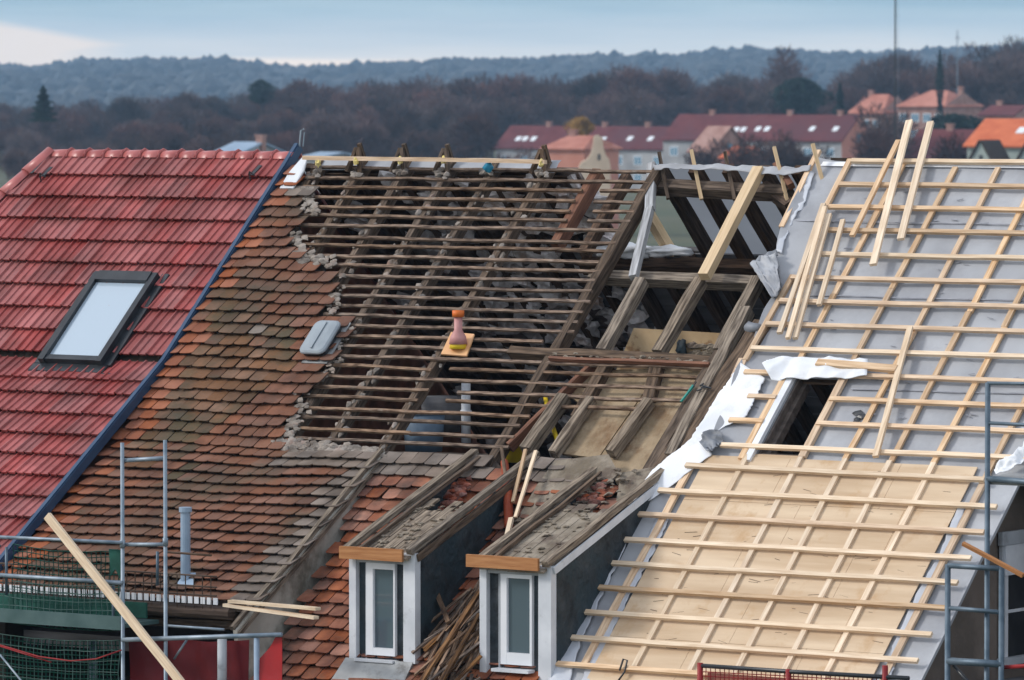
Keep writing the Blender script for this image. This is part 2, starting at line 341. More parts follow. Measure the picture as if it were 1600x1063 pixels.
# ------------------------------------------------------------------ roof planes
def ray(x, y): return FW*F+RT*(x-800)+UP*(531.5-y)
R0 = CAM+ray(1400, 253)/F*61
YR, ZR = R0.y, R0.z                       # the one ridge line shared by the whole terrace
TH = rad(43.5); TH2 = rad(33)
class Surf:
    def __init__(s, tk=None, n0=0, th2=TH2): s.tk = tk; s.n0 = n0; s.th2 = th2
    def frame(s, t):
        if s.tk is None or t <= s.tk: th = TH; o = Vector((0, YR, ZR)); t0 = 0
        else:
            th = s.th2; t0 = s.tk; o = Vector((0, YR-math.cos(TH)*s.tk, ZR-math.sin(TH)*s.tk))
            o += Vector((0, -math.sin(TH), math.cos(TH)))*s.n0-Vector((0, -math.sin(s.th2), math.cos(s.th2)))*s.n0
        return o, Vector((0, -math.cos(th), -math.sin(th))), Vector((0, -math.sin(th), math.cos(th))), t0
    def pt(s, X, t, n=0):
        o, e, nn, t0 = s.frame(t); return o+Vector((X, 0, 0))+e*(t-t0)+nn*(n+s.n0)
    def px(s, x, y, n=0):
        for tt in (0, 99):
            o, e, nn, t0 = s.frame(tt); r = ray(x, y); k = ((o+nn*(s.n0+n)-CAM).dot(nn))/r.dot(nn); P = CAM+r*k
            t = (P-o).dot(e)+t0
            if s.tk is None or (tt == 0 and t <= s.tk): return P.x, t
        return P.x, max(t, s.tk)
MAIN = Surf(); OLD = Surf(4.47); RED = Surf(3.30, .02, rad(35.5))
NRM = MAIN.frame(0)[2]; DWN = MAIN.frame(0)[1]
def Q(x, y, n=0, S=MAIN): X, t = S.px(x, y, n); return S.pt(X, t, n)
def PY(x, y, Y):                            # point on the vertical plane at this Y
    r = ray(x, y); return CAM+r*((Y-CAM.y)/r.y)
def PX(x, y, X): r = ray(x, y); return CAM+r*((X-CAM.x)/r.x)
def inpoly(x, y, P):
    c = False; j = len(P)-1
    for i in range(len(P)):
        if (P[i][1] > y) != (P[j][1] > y) and x < (P[j][0]-P[i][0])*(y-P[i][1])/(P[j][1]-P[i][1])+P[i][0]: c = not c
        j = i
    return c
def interp(tab, y):
    if y <= tab[0][0]: return tab[0][1]
    for a, b in zip(tab, tab[1:]):
        if y <= b[0]: return a[1]+(b[1]-a[1])*(y-a[0])/(b[0]-a[0])
    return tab[-1][1]
def poly(S, pts, n=0): return [S.px(*p, n) for p in pts]
def loft(mb, S, L, Rr, t0, t1, dx, dt, nf, side=0.0):
    """gridded sheet on surface S between the edge tables L and Rr (lists of (t, X)); nf(X,t) is its height"""
    nr = max(1, int(round((t1-t0)/dt))); nc = max(1, int(round(max(abs(interp(Rr, t0)-interp(L, t0)), abs(interp(Rr, t1)-interp(L, t1)))/dx)))
    vs = []
    for i in range(nr+1):
        t = t0+(t1-t0)*i/nr; a, b = interp(L, t), interp(Rr, t)
        for j in range(nc+1):
            X = a+(b-a)*j/nc; vs.append(S.pt(X, t, nf(X, t)))
    fs = [(i*(nc+1)+j, (i+1)*(nc+1)+j, (i+1)*(nc+1)+j+1, i*(nc+1)+j+1) for i in range(nr) for j in range(nc)]
    mb.add(vs, fs)
def edge(S, pts): return sorted((t, X) for X, t in poly(S, pts))
def cloth(S, Lp, Rp, n0, amp, fr=2.0, nx=14, ny=26, fold=0.0):
    nx = int(nx*1.7); ny = int(ny*1.7)
    """a lofted loose sheet between two pixel polylines of equal parameter"""
    mb = MB(); L = poly(S, Lp, n0); Rr = poly(S, Rp, n0); sed = random.random()*40
    def at(P, k):
        k *= len(P)-1; i = min(int(k), len(P)-2); f = k-i
        return P[i][0]+(P[i+1][0]-P[i][0])*f, P[i][1]+(P[i+1][1]-P[i][1])*f
    vs = []
    for i in range(ny+1):
        a, b = at(L, i/ny), at(Rr, i/ny); a = (a[0]+.02*noise.noise((i*.9, 1, sed)), a[1]); b = (b[0]+.025*noise.noise((i*.9, 7, sed)), b[1])
        for j in range(nx+1):
            k = j/nx; X = a[0]+(b[0]-a[0])*k; t = a[1]+(b[1]-a[1])*k
            cz = abs(noise.noise((X*fr*3.1+t*2, t*fr*1.7, sed+4)))+abs(noise.noise((X*fr*1.7-t*3, t*fr*3.3, sed+14)))
            h = n0+amp*(noise.noise((X*fr, t*fr, sed))+1.3*(.3-cz))+fold*abs(math.sin((X*3+t*1.1+noise.noise((X, t, 3)))*2.4))
            vs.append(S.pt(X, t, max(h, .012)))
    fs = [(i*(nx+1)+j, (i+1)*(nx+1)+j, (i+1)*(nx+1)+j+1, i*(nx+1)+j+1) for i in range(ny) for j in range(nx)]
    n = len(vs); vs2 = vs+[v-NRM*.006 for v in vs]; fs2 = fs+[tuple(n+k for k in reversed(f)) for f in fs]
    rim = [j for j in range(nx+1)]+[i*(nx+1)+nx for i in range(1, ny+1)]+[ny*(nx+1)+j for j in range(nx-1, -1, -1)]+[i*(nx+1) for i in range(ny-1, 0, -1)]
    for a, b in zip(rim, rim[1:]+rim[:1]): fs2.append((a, b, b+n, a+n))
    mb.add(vs2, fs2); return mb

# ------------------------------------------------------------------ the setting
g = MB(); g.add([(-9000,-800,0),(9000,-800,0),(9000,11000,0),(-9000,11000,0)], [(0,1,2,3)])
tag(g.build('ground', M['grass']), kind='structure')
def B(px, D, z=0):
    """ground point seen in column px at forward distance D"""
    return Vector((CAM.x, CAM.y, z))+fh*D+Vector((RT.x, RT.y, 0))*((px-800)/F*D)
def zat(y, D): return CAM.z-(y-115)*D/F
crest = [(-300,112),(0,105),(60,110),(120,101),(220,98),(260,96),(320,98),(380,102),(430,109),(520,109),(600,104),(680,99),(760,97),(830,98),(900,94),(1000,90),(1060,92),(1110,85),(1180,83),(1250,86),(1340,89),(1450,83),(1530,80),(1600,74),(1900,70)]
hm = MB(); vs = []; nx, ny = 150, 30
def hillz(px, k):
    top = zat(interp(crest, px)+5, 4200)
    u = min(k/.75, 1); s_ = u*u*(3-2*u)
    return -2+(top+2)*s_+1.2*noise.noise((px*.02, k*6, 1))*(.3+s_)-(max(k-.75, 0)*4)**2*3
for i in range(ny+1):
    for j in range(nx+1):
        px = -700+3000*j/nx; k = i/ny; D = 2300+2550*k
        vs.append(B(px, D, hillz(px, k)))
hm.add(vs, [(i*(nx+1)+j, i*(nx+1)+j+1, (i+1)*(nx+1)+j+1, (i+1)*(nx+1)+j) for i in range(ny) for j in range(nx)])
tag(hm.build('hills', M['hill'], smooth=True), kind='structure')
fwm = MB()
for i in range(5200):
    px = random.uniform(-150, 1750); k = random.random()**.6*.80 if i % 3 else random.uniform(.70, .80)
    D = 2300+2550*k; r = random.uniform(3, 6.5)*(1.25 if random.random() < .06 else 1)
    if k > .70: r *= .8
    fwm.blob(B(px, D, hillz(px, k)+r*.25), r, (1, 1, .85), jag=.8)
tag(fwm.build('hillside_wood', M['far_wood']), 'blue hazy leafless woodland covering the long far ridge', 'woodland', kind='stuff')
# ------------------------------------------------------------------ background trees
def bare_tree(seed, H, W, dens=1500):
    random.seed(seed); cr_, tr = MB(), MB()
    tr.tube([(0,0,-.5),(.1,0,H*.3),(0,.1,H*.6),(.1,0,H*.85)], [.32,.25,.14,.04], 5, False)
    lobes = []
    for k in range(9):
        a = random.uniform(0, 6.28); h = random.uniform(.42, .86)*H; rr = W*.5*random.uniform(.15, .62)*(1.1-abs(h/H-.55))
        c = Vector((math.cos(a)*rr, math.sin(a)*rr, h)); lobes.append((c, random.uniform(.16, .26)*H*.75))
        tr.tube([(0,0,h*.45), c*.6+Vector((0,0,h*.28)), c], [.13,.08,.03], 4, False)
    for i in range(dens):
        c, r = random.choice(lobes)
        d = Vector((random.gauss(0,1), random.gauss(0,1), random.gauss(.25,.9))).normalized()
        p = c+d*r*random.random()**.45
        if p.z < .18*H: continue
        dd = (d+Vector((random.gauss(0,.45), random.gauss(0,.45), random.gauss(.35,.4)))).normalized()
        L = random.uniform(.5, 1.5); s_ = dd.cross(Vector((random.random()-.5, random.random()-.5, .2))).normalized()*random.uniform(.05, .13)
        q = p+dd*L; cr_.add([p-s_, p+s_, q+s_*.2, q-s_*.2], [(0,1,2,3)])
        if i % 2 == 0:
            d2 = (dd+Vector((random.gauss(0,.6), random.gauss(0,.6), random.gauss(0,.6)))).normalized()
            cr_.add([p+dd*L*.4-s_*.6, p+dd*L*.4+s_*.6, p+dd*L*.4+d2*L*.7], [(0,1,2)])
    return cr_, tr
protos = []
LB = 'bare leafless deciduous tree with purple brown twigs in the wood behind the houses'
for k, (H, W, dn) in enumerate(((16,11,3600),(17,9,3200),(15,12,3600),(17,10,1500),(14,11,3600))):
    r = thing('bare_tree', (0,0,0), LB, 'tree', 'bare trees of the wood')
    a, b = bare_tree(20+k, H, W, dn); a.build('crown', M['twigs_brown'], r); b.build('trunk', M['trunk'], r)
    protos.append((r, H, False))
random.seed(5)
used = set()
def plant(pi, loc, s, rz):
    r, H, _ = protos[pi]
    if pi in used:
        c = r.copy(); COL.objects.link(c)
        for ch in r.children:
            d = ch.copy(); COL.objects.link(d); d.parent = c
    else: c = r; used.add(pi)
    c.location = loc; c.rotation_euler = (0, 0, rz); c.scale = (s, s, s); return c
tl = [(-60,172),(0,166),(60,164),(110,156),(160,161),(230,150),(290,143),(340,148),(400,148),(480,131),(560,126),(620,121),(680,129),(750,121),(790,119),(830,121),(870,126),(950,113),(1000,109),(1030,113),(1070,136),(1130,128),(1170,118),(1210,116),(1245,134),(1300,130),(1345,104),(1400,95),(1450,104),(1500,100),(1550,86),(1600,80),(1700,80)]
for row, (D, dy, st) in enumerate(((1230, 0, 27), (1110, 7, 30), (1020, 24, 36), (930, 44, 40))):
    px = -40+row*9
    while px < 1650:
        y = interp(tl, px)+dy+random.uniform(-5, 9); DD = D+random.uniform(-35, 35)
        pi = random.choice((0, 1, 2, 4) if row else (0, 1, 2, 3, 4, 3)); H = protos[pi][1]
        if row < 3 or px < 770: plant(pi, B(px+random.uniform(-8, 8), DD), max(.45, zat(y, DD)/H/.97), random.uniform(0, 6.28))
        px += st*random.uniform(.8, 1.2)
px = -20
while px < 760:
    D = 810+random.uniform(-30, 30); pi = random.choice((0, 1, 2, 4))
    plant(pi, B(px, D), zat(interp(tl, px)+62+random.uniform(-8, 10), D)/protos[pi][1], random.uniform(0, 6.28)); px += 40*random.uniform(.8, 1.2)
# thin tall bare trees standing above the wood
for px, y, D in ((1219, 76, 1180), (1498, 70, 1180), (1562, 60, 1180), (1580, 72, 1160), (1490, 98, 1150)):
    plant(3, B(px, D), zat(y, D)/17/.97, random.uniform(0, 6.28))
for px, y, D, pi in ((1168,206,640,3),(1204,200,650,3),(1238,214,640,1),(1262,222,655,3),(1386,158,700,3),(1398,172,690,3),(1375,196,680,1),(1106,214,670,3),(800,226,640,3),(1500,206,640,1)):
    c_ = plant(pi, B(px, D), zat(y, D)/protos[pi][1], random.uniform(0, 6.28)); c_['label'] = 'dark bare tree standing in front of the blurred town houses'; c_['group'] = 'bare trees before the houses'
def leafy(name, px, D, ytop, wpx, shape, m, label, cat='tree', ybot=None):
    H = zat(ytop, D); W = wpx*D/F; r = thing(name, B(px, D), label, cat); o = B(px, D)
    cr_, tr = MB(), MB(); tr.tube([o, o+Vector((0,0,H*.9))], [W*.04, .02], 6)
    zb = zat(ybot, D) if ybot else .1*H
    n = 4500
    for i in range(n):
        k = random.random(); a = random.uniform(0, 6.28)
        if shape == 'cone': rad_ = (1-k)**.8*W/2*(.75+.25*math.sin(k*38))
        elif shape == 'round': rad_ = math.sqrt(max(0, 1-(2*k-1)**2))*W/2*(.8+.9*noise.noise((math.cos(a)*1.6, math.sin(a)*1.6+px, k*2.4)))
        elif shape == 'col': rad_ = (.35+.65*abs(math.sin(k*5.5)))*(1-k**3)*W/2
        else: rad_ = math.sin(math.pi*min(1, k*.9+.08))**.6*W/2
        rr = rad_*random.random()**.35*(1+.25*noise.noise((a*2, k*6, px)))
        p = o+Vector((math.cos(a)*rr, math.sin(a)*rr, zb+(H-zb)*k)); s_ = random.uniform(.18, .42)*max(.5, W/9)
        u = Vector((random.gauss(0,1), random.gauss(0,1), random.gauss(0,1))).normalized()*s_; v = u.cross(Vector((random.random(), random.random(), random.random()))).normalized()*s_
        cr_.add([p-u, p+v*.6, p+u, p-v*.6], [(0,1,2,3)])
    cr_.build('crown', m, r); tr.build('trunk', M['trunk'], r); return r
leafy('conifer_tree', 68, 800, 134, 52, 'cone', M['evergreen'], 'small dark conifer rising above the bare wood at far left', ybot=190)
leafy('pine_tree', 408, 1000, 125, 44, 'round', M['evergreen'], 'lone dark green pine standing above the bare wood against the hill', ybot=162)
leafy('broad_evergreen', 1250, 930, 123, 88, 'round', M['evergreen'], 'broad round dark evergreen behind the maroon roofed houses', ybot=186)
leafy('conifer_tree', 1312, 915, 130, 60, 'cone', M['evergreen'], 'small conical dark conifer right of the broad evergreen')
leafy('conifer_tree', 1468, 900, 78, 24, 'col', M['evergreen'], 'tall slender dark conifer above the salmon roofs on the right')
leafy('evergreen_hedge_tree', 1490, 760, 180, 110, 'round', M['evergreen'], 'dark green spreading evergreen left of the orange roofed house', ybot=235)
leafy('autumn_tree', 909, 700, 183, 42, 'round', M['autumn'], 'small golden autumn tree in front of the maroon roof', ybot=225)
# ------------------------------------------------------------------ background houses
def house(name, px0, D, wpx, yr, ye, depth, wallm, roofm, label, wins=0, chims=(), skyl=(), gable_m=None, hip=0, cat='house'):
    """gabled house parallel to the terrace; px0 = left front corner column"""
    o = B(px0, D); L = wpx*D/F/math.cos(PSI); ze, zr = zat(ye, D), zat(yr, D+depth*.4); ov = .4
    r = thing(name, o, label, cat)
    wl = MB(); x0, y0 = o.x, o.y; yc = y0+depth/2
    wl.bb(x0, x0+L, y0, y0+depth, -.3, ze-.02)
    for xx in (x0, x0+L-.02):
        wl.slab([(xx, y0, ze-.02), (xx, y0+depth, ze-.02), (xx, yc, zr-.1)], (.02, 0, 0))
    w_ = wl.build('wall', wallm, r)
    rf = MB(); th = .18; dz = (zr-ze)/(depth/2)*ov
    h = hip*L
    for sgn in (-1, 1):
        ye_ = yc+sgn*(depth/2+ov); a = [(x0-.3, ye_, ze-dz), (x0+L+.3, ye_, ze-dz), (x0+L+.3-h, yc, zr), (x0-.3+h, yc, zr)]
        rf.slab(a, (0, 0, th))
    if h:
        rf.slab([(x0-.3, yc-depth/2-ov, ze-dz), (x0-.3, yc+depth/2+ov, ze-dz), (x0-.3+h, yc, zr)], (0, 0, th-.02))
        rf.slab([(x0+L+.3, yc-depth/2-ov, ze-dz), (x0+L+.3, yc+depth/2+ov, ze-dz), (x0+L+.3-h, yc, zr)], (0, 0, th-.02))
    rfo = rf.build('roof', roofm, r)
    for cx in chims:
        c = MB(); X = x0+L*cx; c.bb(X-.4, X+.4, yc-.3, yc+.3, zr-.8, zr+.7); c.bb(X-.5, X+.5, yc-.4, yc+.4, zr+.7, zr+.85); c.build('chimney', M['brick_house'], rfo)
    for cx, kk in skyl:
        s_ = MB(); X = x0+L*cx; z = ze+(zr-ze)*kk; y = y0+(depth/2)*kk
        s_.slab([(X-.45, y-.45, z-.45*(zr-ze)/(depth/2)+.2), (X+.45, y-.45, z-.45*(zr-ze)/(depth/2)+.2), (X+.45, y+.45, z+.45*(zr-ze)/(depth/2)+.2), (X-.45, y+.45, z+.45*(zr-ze)/(depth/2)+.2)], (0, 0, .08)); s_.build('roof_window', M['win_white'], rfo)
    for k in range(wins):
        X = x0+L*(k+.5)/wins
        for zz in (ze-1.9, ze-4.6):
            if zz < 1: continue
            fr = MB(); fr.bb(X-.75, X+.75, y0-.06, y0+.02, zz-.7, zz+.75); f_ = fr.build('window', M['win_white'], r)
            pn = MB(); pn.bb(X-.62, X-.05, y0-.08, y0-.062, zz-.58, zz+.62); pn.bb(X+.05, X+.62, y0-.08, y0-.062, zz-.58, zz+.62); pn.build('pane', M['win_blue'], f_)
    if gable_m:
        gm = MB(); X = x0+L+.004
        gm.slab([(X, y0, 0), (X, y0+depth, 0), (X, y0+depth, ze-.05), (X, yc, zr-.12), (X, y0, ze-.05)], (.03, 0, 0)); gm.build('gable_wall', gable_m, r)
        gw = MB(); gw.bb(X+.03, X+.08, yc-.5, yc+.5, ze-.4, ze+.9); gw.build('window', M['win_blue'], r)
    return r
house('row_house', 775, 905, 262, 198, 230, 9, M['grey_house'], M['maroon_roof'], 'long maroon roofed row house with grey windowed front, left block', 9, (.22,.55,.8), ((.10,.35),(.14,.35),(.19,.35),(.52,.35),(.56,.36),(.60,.35),(.75,.4),(.87,.4)))
house('row_house', 1036, 880, 268, 180, 217, 10, M['grey_house'], M['maroon_roof'], 'taller maroon roofed row house ending in a salmon pink gable', 8, (.18,.62,.9), ((.38,.35),(.42,.35),(.50,.38),(.55,.38),(.80,.4),(.93,.4)), gable_m=M['salmon_wall'])
house('salmon_house', 850, 640, 62, 214, 232, 7, M['salmon_wall'], M['salmon_roof'], 'salmon pink house in front of the row house near the golden tree', 0, (.3,), hip=.25)
house('brick_gable_house', 1078, 700, 30, 199, 236, 9, M['brick_house'], M['brick_house'], 'brown brick house with steep gable before the maroon row houses', 1, (), gable_m=M['brick_house'])
house('low_orange_house', 1128, 660, 26, 231, 246, 6, M['salmon_wall'], M['orange_roof'], 'low house with small orange roof beside the brown brick gable', 0)
house('salmon_roof_house', 1326, 960, 50, 149, 176, 10, M['brick_house'], M['salmon_roof'], 'pale salmon roofed house on the rise, left of the tall mast', 3, (.2,), hip=.3)
house('red_roof_villa', 1402, 940, 70, 143, 166, 12, M['brick_house'], M['salmon_roof'], 'red roofed villa with pointed chimney, right of the tall mast', 4, (.95,), hip=.35)
house('dark_red_house', 1410, 700, 86, 204, 246, 9, M['brick_house'], M['maroon_roof'], 'dark red roofed house half hidden behind the upright laths', 0, (.5,))
house('small_red_house', 1530, 860, 50, 166, 180, 8, M['brick_house'], M['maroon_roof'], 'small dim red house up behind the orange roofed house', 2, (.2,))
oh = house('orange_roof_house', 1511, 560, 130, 188, 226, 8, M['pale_green'], M['orange_roof'], 'bright orange roofed house with pale green gabled dormers at right edge', 0, (.5,), ((.5,.5),))
for cx in (1537, 1612):
    D = 550; p = B(cx, D); h0, h1 = zat(262, D), zat(221, D); wd = 25*D/F
    m_ = MB(); m_.slab([(p.x-wd, p.y-.6, h0), (p.x+wd, p.y-.6, h0), (p.x, p.y-.6, h1)], (0, 3, 0)); d_ = m_.build('dormer', M['pale_green'], oh)
    k = MB()
    for s_ in (-1, 1): k.beam((p.x+s_*wd*1.15, p.y+1, h0-.25), (p.x, p.y+1, h1+.05), 3.6, .18, (s_*.7, 0, .7))
    k.build('roof_edge', M['under_dark'], d_); q = MB(); q.bb(p.x-.18, p.x+.18, p.y-.66, p.y-.61, h0+.5, h0+1.2); q.build('window', M['black_metal'], d_)
# pale stone gable with a stepped top
D = 600; r = thing('stone_gable_tower', B(930, D), 'pale stone curved gable with one dark slit window before the salmon house', 'building')
pr = [(904,262),(908,254),(918,249),(924,240),(927,225),(928,214),(934,211),(941,215),(943,232),(947,243),(952,249),(954,262)]
t_ = MB(); P_ = [PX(x, y, 0) for x, y in ()] ; base = B(930, D)
pts = [B(x, D, zat(y, D)) for x, y in pr]; pts = [B(pr[0][0], D, 0)]+pts+[B(pr[-1][0], D, 0)]
t_.slab(list(reversed(pts)), fh*2.5); t_.build('wall', M['stone'], r)
s_ = MB(); s_.slab([B(934, D-.05, zat(250, D)), B(938, D-.05, zat(250, D)), B(938, D-.05, zat(242, D)), B(936, D-.05, zat(240, D)), B(934, D-.05, zat(242, D))], fh*-.06); s_.build('window', M['black_metal'], r)
house('blue_roof_house', 336, 560, 40, 224, 240, 7, M['grey_house'], M['blue_roof'], 'pale blue roof showing just over the red ridge tiles', 0, (.98,))
house('low_blue_shed', 478, 520, 30, 240, 246, 5, M['grey_house'], M['blue_roof'], 'low blue flat roof right of the red roof verge', 0)
# masts
r = thing('radio_mast', B(1398, 500), 'very tall thin dark mast rising out of the top of the picture', 'mast')
a = MB(); b0 = B(1398, 500); a.tube([b0, b0+Vector((0,0,36))], [.09, .06], 6); a.build('pole', M['black_metal'], r)
a = MB(); b1 = b0+Vector((.3,.25,0)); a.tube([b1, b0+Vector((.12,.1,36))], .015, 4)
for k in range(9): a.tube([b0+Vector((0,0,3+4*k)), b0+Vector((.25,.2,3+4*k))], .02, 4)
a.build('cable', M['galv'], r)
r = thing('antenna', B(1495, 1000), 'thin cross shaped aerial above the wood at the right', 'antenna')
b0 = B(1495, 1000); zt = zat(48, 1000); a = MB(); a.tube([b0, b0+Vector((0,0,zt))], .10, 5); a.build('pole', M['galv'], r)
a = MB(); a.tube([b0+Vector((-.5,0,zt-1.3)), b0+Vector((.5,0,zt-1.3))], .08, 5); a.build('crossarm', M['galv'], r)

# ================================================================== THE TERRACE
XV = RED.px(420, 305)[0]                   # verge between the red roof and the old one
XCH = MAIN.px(598, 707)[0]                 # cheek where the flared part ends
XR0 = -24.0
KEYS = ['old', 'orange', 'grey', 'moss']
def tile_field(S, x0, x1, t0, t1, wd, ex, poly_px, seed, kind, skip=0.0, wav=1.0):
    """rows of single tiles; poly_px clips them; returns dict of mesh builders"""
    random.seed(seed); P = poly(S, poly_px) if poly_px else None; out = {}
    rows = int((t1-t0)/ex)
    for r in range(rows):
        tr = t0+r*ex; off = (r % 2)*wd/2 if kind != 'pan' else 0
        nc = int((x1-x0)/wd)+2
        for c in range(-1, nc):
            X = x0+off+c*wd; Xc = X+wd/2
            if Xc < x0-.02 or Xc > x1+.02: continue
            if P and not inpoly(Xc, tr+ex/2, P): continue
            if random.random() < skip: continue
            tt = tr+wav*(.050*noise.noise((Xc*.55, tr*.5, seed))+.030*noise.noise((Xc*1.7, tr*1.3, seed+4)))+random.gauss(0, .004)*wav
            hh = wav*.030*noise.noise((Xc*.7, tr*.6, seed+8))
            o, e, nn, t0_ = S.frame(tt+ex*.4); base = S.pt(X, max(tt, t0_) if S.tk else tt, hh)
            if kind == 'pan':
                prof = ((0,.012),(.008,.030),(.022,.030),(.032,.006),(.108,.006),(.116,.022),(.128,.022),(.136,.006),(wd-.004,.006))
                L = ex+.05; rz = random.gauss(0, .0015); vs = []
                for (x, h) in prof:
                    for tq, hq in ((0, .0), (L, .062)): vs.append(base+Vector((x, 0, 0))+e*tq+nn*(h+hq+rz))
                for (x, h) in prof: vs.append(base+Vector((x, 0, 0))+e*(L-.003)+nn*(h+.062-.024+rz))
                k = len(prof); fs = [(2*i, 2*i+1, 2*i+3, 2*i+2) for i in range(k-1)]+[(2*i+1, 2*k+i, 2*k+i+1, 2*i+3) for i in range(k-1)]
                out.setdefault('a', MB()).add(vs, fs)
            else:
                L = ex+.045; w2 = wd-.010-random.random()*.007; rot = random.gauss(0, .03)
                cs = [(0,0),(w2,0),(w2,L-.022),(w2*.90,L-.005),(w2*.5,L+random.gauss(0,.003)),(w2*.10,L-.005),(0,L-.022)]
                lift = .053+random.random()*.010; tw = random.gauss(0, .004); vs = []
                for dz in (0, -.011):
                    for (x, q) in cs:
                        xx = x+rot*q; qq = q-rot*x
                        vs.append(base+Vector((xx, 0, 0))+e*qq+nn*(lift*q/L+dz+.018+tw*(x/w2-.5)))
                n = len(cs); fs = [tuple(range(n))[::-1]]+[(i, (i+1) % n, (i+1) % n+n, i+n) for i in range(n)]
                key = kind(Xc, tr) if callable(kind) else 'a'
                if key: mb_ = out.setdefault('a', MB()); mb_.cur = KEYS.index(key); mb_.add(vs, fs)
    return out

# ---------------------------------------------- 1. house with the red roof
XL = RED.px(-70, 900)[0]-1.0
XH0 = RED.px(78, 243)[0]
hx, ht = RED.px(0, 312); slope_h = (ht-0)/(XH0-hx)
t_end = RED.px(20, 935)[1]
house_red = thing('red_roofed_house', (XV-4, YR, 0), 'house at left with a newly tiled glossy red roof and one roof window', 'house')
P_hip = [(78,243),(470,240),(400,560),(100,1000),(-400,1000),(-400,840)]
XLL = XH0-(t_end)/slope_h
def clip_red(tabs):
    m_ = tabs; return m_
random.seed(3)
XLL = XV-.03-.232*math.ceil((XV-XLL)/.232)+.0001
tb = tile_field(RED, XLL, XV-.14, .02, t_end, .232, .353, None, 3, 'pan', wav=.0)
# clip along the hip by dropping tiles beyond it
mb = tb['a']; keep = MB(); nv_ = 27; nf_ = 16
for i in range(len(mb.v)//nv_):
    vs_ = mb.v[i*nv_:(i+1)*nv_]; cx = sum(v[0] for v in vs_)/nv_; cy = sum(v[1] for v in vs_)/nv_
    t = (YR-cy)/math.cos(TH)
    if cx < XH0-t/slope_h+.02: continue
    keep.add(vs_, [[k-i*nv_ for k in f] for f in mb.f[i*nf_:(i+1)*nf_]])
keep.build('roof_tiles', M['red_tile'], house_red)
u = MB(); ts = [0, 3.8, t_end]
for a, b in ((0, 3.3), (3.3001, t_end)):
    q = [RED.pt(XH0-a/slope_h, a, -.035), RED.pt(XV, a, -.035), RED.pt(XV, b, -.035), RED.pt(XH0-b/slope_h, b, -.035)]
    u.slab(q, (0, 0, -.05))
u.build('roof_deck', M['under_dark'], house_red)
# hip side and back slope
hb = MB(); A = RED.pt(XH0, 0, 0)-Vector((0,0,.06)); Bp = RED.pt(XH0-t_end/slope_h, t_end, 0)-Vector((0,0,.06)); Cb = Vector((Bp.x, 2*YR-Bp.y, Bp.z))
hb.slab([A, Cb, Bp], (0, 0, -.06)); D_ = Vector((XV, YR, A.z)); E_ = Vector((XV, Cb.y, Cb.z)); hb.slab([A, D_, E_, Cb], (0, 0, -.06))
hb.build('rear_roof', M['red_tile'], house_red)
e0 = RED.pt(0, t_end, 0); wl = MB(); wl.bb(XH0-t_end/slope_h+.3, XV, e0.y+.5, 2*YR-e0.y-.5, 0, e0.z-.1); wl.build('wall', M['dark_void'], house_red)
gb = MB(); ek = RED.pt(0, 3.3, -.15); gb.slab([(XV-.02, e0.y+.5, e0.z-.12), (XV-.02, 2*YR-e0.y-.5, e0.z-.12), (XV-.02, YR, ZR-.12), (XV-.02, ek.y, ek.z)], (-.24, 0, 0)); gb.build('party_wall', M['brick_wall'], house_red)
def halfpipe(mb, p, q, r0, r1, nrm, n=7, thick=.015):
    p, q, nrm = Vector(p), Vector(q), Vector(nrm); d = (q-p).normalized(); s_ = d.cross(nrm).normalized(); u_ = s_.cross(d)
    vs = []
    for c, rr in ((p, r0), (q, r1)):
        for ro in (rr, rr-thick):
            for k in range(n+1):
                a = math.pi*(.02+.96*k/n); vs.append(c+s_*math.cos(a)*ro+u_*math.sin(a)*ro*.8)
    m1_ = n+1; fs = []
    for k in range(n):
        fs += [(k, k+1, 2*m1_+k+1, 2*m1_+k), (m1_+k+1, m1_+k, 3*m1_+k, 3*m1_+k+1), (k+1, k, m1_+k, m1_+k+1), (2*m1_+k, 2*m1_+k+1, 3*m1_+k+1, 3*m1_+k)]
    mb.add(vs, fs)
L = XV-XH0; nr = 13
for k in range(nr):
    m_ = MB(); xa = XH0+L*k/nr; xb = XH0+L*(k+1)/nr+.03
    z0 = RED.pt(0, 0, 0).z-.055
    halfpipe(m_, (xa, YR, z0), (xb, YR, z0), .105, .122, (0,0,1)); m_.tube([(xb-.02, YR-.118, z0+.015), (xb-.02, YR-.08, z0+.075), (xb-.02, YR, z0+.105), (xb-.02, YR+.08, z0+.075)], .010, 5)
    m_.build('ridge_tile', M['ridge_tile'], house_red, True)
hp0 = RED.pt(XH0, 0, .0); hd = (RED.pt(XH0-1/slope_h, 1, 0)-hp0); hl = hd.length; hd.normalize()
for k in range(8):
    m_ = MB(); pa = hp0+hd*(.38*k); pb = hp0+hd*(.38*(k+1)+.03); halfpipe(m_, pa, pb, .10, .12, (-.35,-.3,.9)); m_.build('hip_tile', M['ridge_tile'], house_red, True)
